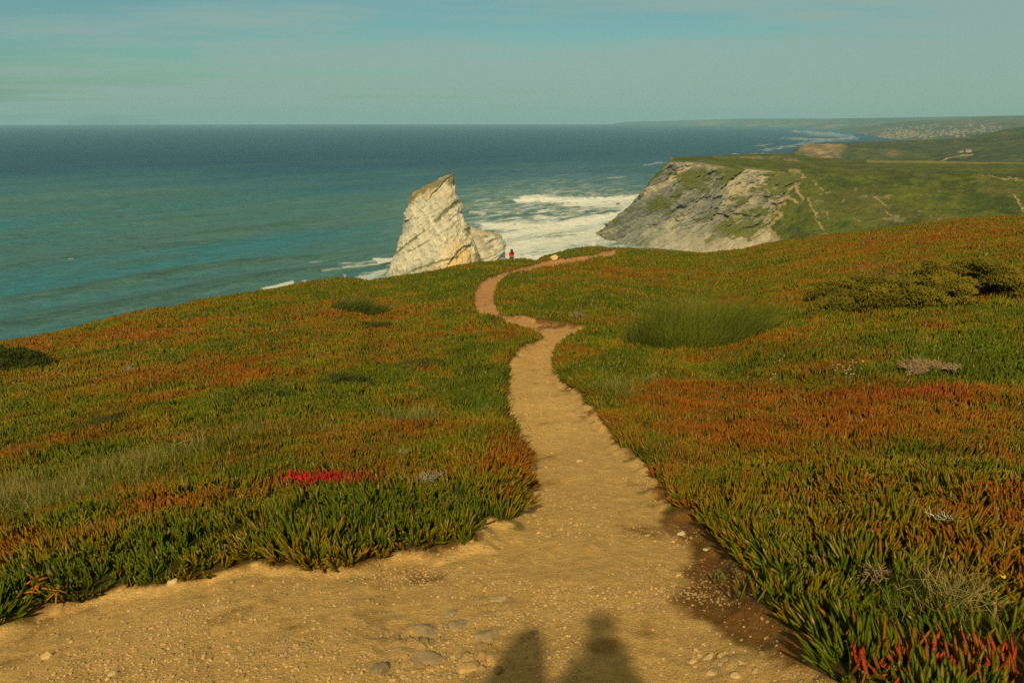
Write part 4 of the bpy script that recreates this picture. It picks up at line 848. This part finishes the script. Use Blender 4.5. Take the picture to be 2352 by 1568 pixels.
def person(loc, face, H, arms, coat, trousers, label, long_hair=True, group=None):
    """face: heading angle; arms: 'front' (hands before the chest) or 'camera' (elbows out, hands at the face) """
    root = link('person', None, label=label, cat='person', group=group); root.location = loc; root.rotation_euler = (0, 0, face); s = H/1.70
    P = lambda *a: tuple(q*s for q in a)
    if arms == 'camera': L_ = [P(.17, .0, 1.36), P(.27, .12, 1.12), P(.07, .24, 1.44)]
    elif arms == 'front': L_ = [P(.165, .0, 1.36), P(.19, .03, 1.10), P(.10, .20, 1.08)]
    else: L_ = [P(.19, .0, 1.38), P(.25, -.02, 1.08), P(.27, .05, .82)]
    R_ = [(-a, b, c) for a, b, c in L_]
    body = [P(0, 0, .95), P(0, .01, 1.15), P(0, 0, 1.36), P(0, .0, 1.47), P(0, .02, 1.56), P(0, .02, 1.66), P(.10, 0, .90), P(.11, .02, .50), P(.12, -.02, .09), P(.13, .12, .035), P(-.10, 0, .90), P(-.11, .02, .50), P(-.12, -.02, .09), P(-.13, .12, .035)]+L_+R_
    ed = [(0, 1), (1, 2), (2, 3), (3, 4), (4, 5), (0, 6), (6, 7), (7, 8), (8, 9), (0, 10), (10, 11), (11, 12), (12, 13), (2, 14), (14, 15), (15, 16), (2, 17), (17, 18), (18, 19)]
    rd = [.13, .115, .12, .05, .082, .06, .08, .055, .038, .032, .08, .055, .038, .032, .052, .038, .028, .052, .038, .028]
    skin('body', body, ed, [q*s for q in rd], m_skin, root)
    # hands with fingers
    for q in (L_[2], R_[2]):
        sgn = 1 if q[0] > 0 else -1; w = Vector(q); dirv = Vector((-sgn*.5, .5, .3)).normalized() if arms != 'down' else Vector((0, .1, -1)).normalized()
        side = dirv.cross(Vector((0, 0, 1))).normalized(); pts = [tuple(w), tuple(w+dirv*.06*s)]; ee = [(0, 1)]; rr = [.026*s, .028*s]
        for f in range(4):
            b = w+dirv*.075*s+side*(f-1.5)*.017*s; e = b+dirv*(.05-.006*abs(f-1))*s+Vector((0, 0, -.02*s)); k_ = len(pts); pts += [tuple(b), tuple(e)]; ee += [(1, k_), (k_, k_+1)]; rr += [.009*s, .008*s]
        b = w+dirv*.03*s+side*.035*s; e = b+side*.02*s+dirv*.03*s; k_ = len(pts); pts += [tuple(b), tuple(e)]; ee += [(0, k_), (k_, k_+1)]; rr += [.011*s, .009*s]
        skin('hand', pts, ee, rr, m_skin, root, sub=1)
    jk = [P(0, 0, .93), P(0, .01, 1.15), P(0, 0, 1.36), P(0, 0, 1.44)]+[tuple(Vector(q)) for q in L_[:2]]+[tuple(Vector(L_[2])*.97+Vector(L_[1])*.03)]+[tuple(Vector(q)) for q in R_[:2]]+[tuple(Vector(R_[2])*.97+Vector(R_[1])*.03)]
    skin('jacket', jk, [(0, 1), (1, 2), (2, 3), (2, 4), (4, 5), (5, 6), (2, 7), (7, 8), (8, 9)], [q*s for q in (.16, .145, .15, .075, .07, .055, .042, .07, .055, .042)], coat, root)
    tr = [P(0, 0, .97), P(.10, 0, .88), P(.11, .02, .50), P(.12, -.02, .10), P(-.10, 0, .88), P(-.11, .02, .50), P(-.12, -.02, .10)]
    skin('trousers', tr, [(0, 1), (1, 2), (2, 3), (0, 4), (4, 5), (5, 6)], [q*s for q in (.145, .10, .075, .06, .10, .075, .06)], trousers, root)
    for sg in (1, -1): skin('shoe', [P(sg*.12, -.04, .045), P(sg*.13, .13, .035)], [(0, 1)], [.05*s, .042*s], m_dark, root, sub=1)
    hr = [P(0, -.015, 1.67), P(0, -.055, 1.60), P(0, -.09, 1.50), P(.01, -.13, 1.36), P(.015, -.145, 1.24)] if long_hair else [P(0, -.01, 1.665), P(0, -.05, 1.60), P(0, -.05, 1.54)]
    skin('hair', hr, [(i_, i_+1) for i_ in range(len(hr)-1)], [q*s for q in ((.10, .115, .125, .115, .07) if long_hair else (.085, .09, .06))], m_hair, root)
    if coat is m_navy: skin('hood', [P(0, -.02, 1.70), P(0, -.03, 1.60), P(0, -.03, 1.48), P(0, -.01, 1.36)], [(0, 1), (1, 2), (2, 3)], [q*s for q in (.06, .10, .125, .165)], coat, root)
    # face: nose and ears
    skin('nose', [P(0, .10, 1.585), P(0, .125, 1.56)], [(0, 1)], [.010*s, .016*s], m_skin, root, sub=1)
    for sg in (1, -1):
        skin('ear', [P(sg*.088, .01, 1.60), P(sg*.092, .0, 1.57)], [(0, 1)], [.014*s, .012*s], m_skin, root, sub=1)
        skin('eye', [P(sg*.032, .088, 1.60), P(sg*.032, .096, 1.60)], [(0, 1)], [.012*s, .010*s], m_dark, root, sub=1)
    skin('mouth', [P(-.022, .096, 1.525), P(.022, .096, 1.525)], [(0, 1)], [.007*s, .007*s], m_red, root, sub=1)
    if arms == 'camera':
        me = bpy.data.meshes.new('camera_body'); import bmesh; bm = bmesh.new(); bmesh.ops.create_cube(bm, size=1)
        for v_ in bm.verts: v_.co = Vector((v_.co.x*.14, v_.co.y*.05+.27, v_.co.z*.09+1.57))*s
        bmesh.ops.bevel(bm, geom=bm.edges[:], offset=.008, segments=2, affect='EDGES'); bm.to_mesh(me); bm.free(); link('camera_body', me, m_dark, root)
    return root
# the woman on the rim: stands a little past the edge so the slope hides her legs
ph_w, t_w = bearing(1175, 595); ph_w = float(ph_w)
for q in np.linspace(55, 80, 200):
    X_, Y_ = q*math.sin(ph_w), q*math.cos(ph_w); z_ = float(ground_h(np.array([X_]), np.array([Y_]))[0][0])
    if (CAMZ+float(t_w)*q)-z_ > .78 and q > 60: break
H_w = 0.78+24.5/FPX*q*1.01
print('woman at', q, 'H', H_w)
person((X_, Y_, z_), .15, max(1.5, min(1.75, H_w)), 'front', m_red, m_dark, 'person with long black hair and red jacket standing on the cliff edge, back turned')
def behind(dx, hz, back):
    return dx, back, float(ground_h(np.array([dx]), np.array([back]))[0][0])
x1, y1 = -.105, -.97; zg = float(ground_h(np.array([x1]), np.array([y1]))[0][0]); top = CAMZ+.97*SUN.z/-SUN.y+.06
print('photographer height', top-zg)
person((x1, y1, zg), 0, top-zg-.13, 'camera', m_navy, m_dark, 'photographer in a dark coat whose pointed shadow falls on the sand right of centre', long_hair=True)
x2, y2 = -.46, -1.0; zg2 = float(ground_h(np.array([x2]), np.array([y2]))[0][0])
person((x2, y2, zg2), 0, 2.27-zg2, 'down', m_navy, m_dark, 'companion in a dark coat whose rounded shadow falls left of the pointed shadow', long_hair=False)

# ------------------------------------------------------------------ houses of the far town and a farm on the middle hill
m_wall = material('white_render_wall', (.28, .25, .18), attr=False, rough=.9); m_roof = material('terracotta_roof', (.20, .11, .06), attr=False, rough=.9)
def house_mesh(w, d, h, rf):
    V_ = [(-w, -d, -4), (w, -d, -4), (w, d, -4), (-w, d, -4), (-w, -d, h), (w, -d, h), (w, d, h), (-w, d, h), (-w*1.06, 0, h+rf), (w*1.06, 0, h+rf), (-w*1.06, -d*1.1, h-.2), (w*1.06, -d*1.1, h-.2), (w*1.06, d*1.1, h-.2), (-w*1.06, d*1.1, h-.2), (-w, 0, h+rf-.15), (w, 0, h+rf-.15)]
    F_ = [(0, 1, 5, 4), (1, 2, 6, 5), (2, 3, 7, 6), (3, 0, 4, 7), (4, 7, 14), (5, 15, 6), (10, 11, 9, 8), (9, 12, 13, 8)]
    me = bpy.data.meshes.new('house'); me.from_pydata(V_, [], F_); me.materials.append(m_wall); me.materials.append(m_roof)
    for i_, p_ in enumerate(me.polygons): p_.material_index = 1 if i_ >= 6 else 0
    return me
bpy.context.view_layer.update()
from mathutils.bvhtree import BVHTree
def bvh(o): return BVHTree.FromObject(o, bpy.context.evaluated_depsgraph_get())
tb = bvh(town_o); hills_o = bpy.data.objects['hills']; hb = bvh(hills_o)
hm = [house_mesh(8, 6, 6, 2.5), house_mesh(12, 6, 5, 2.2), house_mesh(6, 5, 7, 2.0)]
centres = [(2060, 307, 60, 5, 60), (2110, 310, 60, 5, 60), (2015, 314, 40, 4, 24), (2190, 305, 60, 5, 34), (2065, 298, 60, 3, 20), (2235, 300, 50, 5, 30), (2110, 292, 80, 4, 20), (2260, 290, 60, 3, 14)]
nh = 0
for (cu, cv, su_, sv_, n) in centres:
    for _ in range(n):
        u, v = random.gauss(cu, su_*.6), random.gauss(cv, sv_*.7); X, Y, Z = ray(u, v); dv = Vector((float(X), float(Y), float(Z))).normalized()
        h_ = tb.ray_cast(Vector((0, 0, CAMZ)), dv)
        if h_[0] is None: continue
        o = bpy.data.objects.new('house', hm[nh % 3]); sc.collection.objects.link(o); o.location = h_[0]; o.rotation_euler = (0, 0, random.random()*3); s_ = random.uniform(.45, 1.15); o.scale = (s_, s_, s_)
        o['label'] = 'tiny white house with terracotta roof in the hazy seaside town'; o['category'] = 'house'; o['group'] = 'houses of the far seaside town'; nh += 1
print('houses', nh)
for (u, v, k, s_, lb) in [(2207, 349, 1, .75, 'long white farm building on the middle hill, left of the farm pair'), (2222, 348, 0, .9, 'white farmhouse at the end of the pale track, right one of the farm pair')]:
    X, Y, Z = ray(u, v+1.5); h_ = hb.ray_cast(Vector((0, 0, CAMZ)), Vector((float(X), float(Y), float(Z))).normalized())
    if h_[0] is None: continue
    o = bpy.data.objects.new('farmhouse', hm[k]); sc.collection.objects.link(o); o.location = h_[0]; o.rotation_euler = (0, 0, .3*k); o.scale = (s_,)*3
    o['label'] = lb; o['category'] = 'house'; o['group'] = 'farm buildings on the middle hill'

# ------------------------------------------------------------------ sea air
me = bpy.data.meshes.new('haze')
x0, x1_, y0, y1_, z0, z1_ = -21000, 21000, -1200, 21000, SEA-5, 130
me.from_pydata([(x0, y0, z0), (x1_, y0, z0), (x1_, y1_, z0), (x0, y1_, z0), (x0, y0, z1_), (x1_, y0, z1_), (x1_, y1_, z1_), (x0, y1_, z1_)], [], [(0, 3, 2, 1), (4, 5, 6, 7), (0, 1, 5, 4), (1, 2, 6, 5), (2, 3, 7, 6), (3, 0, 4, 7)])
m = bpy.data.materials.new('sea_haze'); m.use_nodes = True; t = m.node_tree; t.nodes.clear()
mo = N(t, 'ShaderNodeOutputMaterial'); pv = N(t, 'ShaderNodeVolumePrincipled'); pv.inputs['Color'].default_value = (.42, .78, 1.0, 1); pv.inputs['Density'].default_value = 6.5e-5; pv.inputs['Anisotropy'].default_value = 0.0
t.links.new(pv.outputs[0], mo.inputs['Volume'])
link('haze', me, m, kind='stuff')
print('done building')
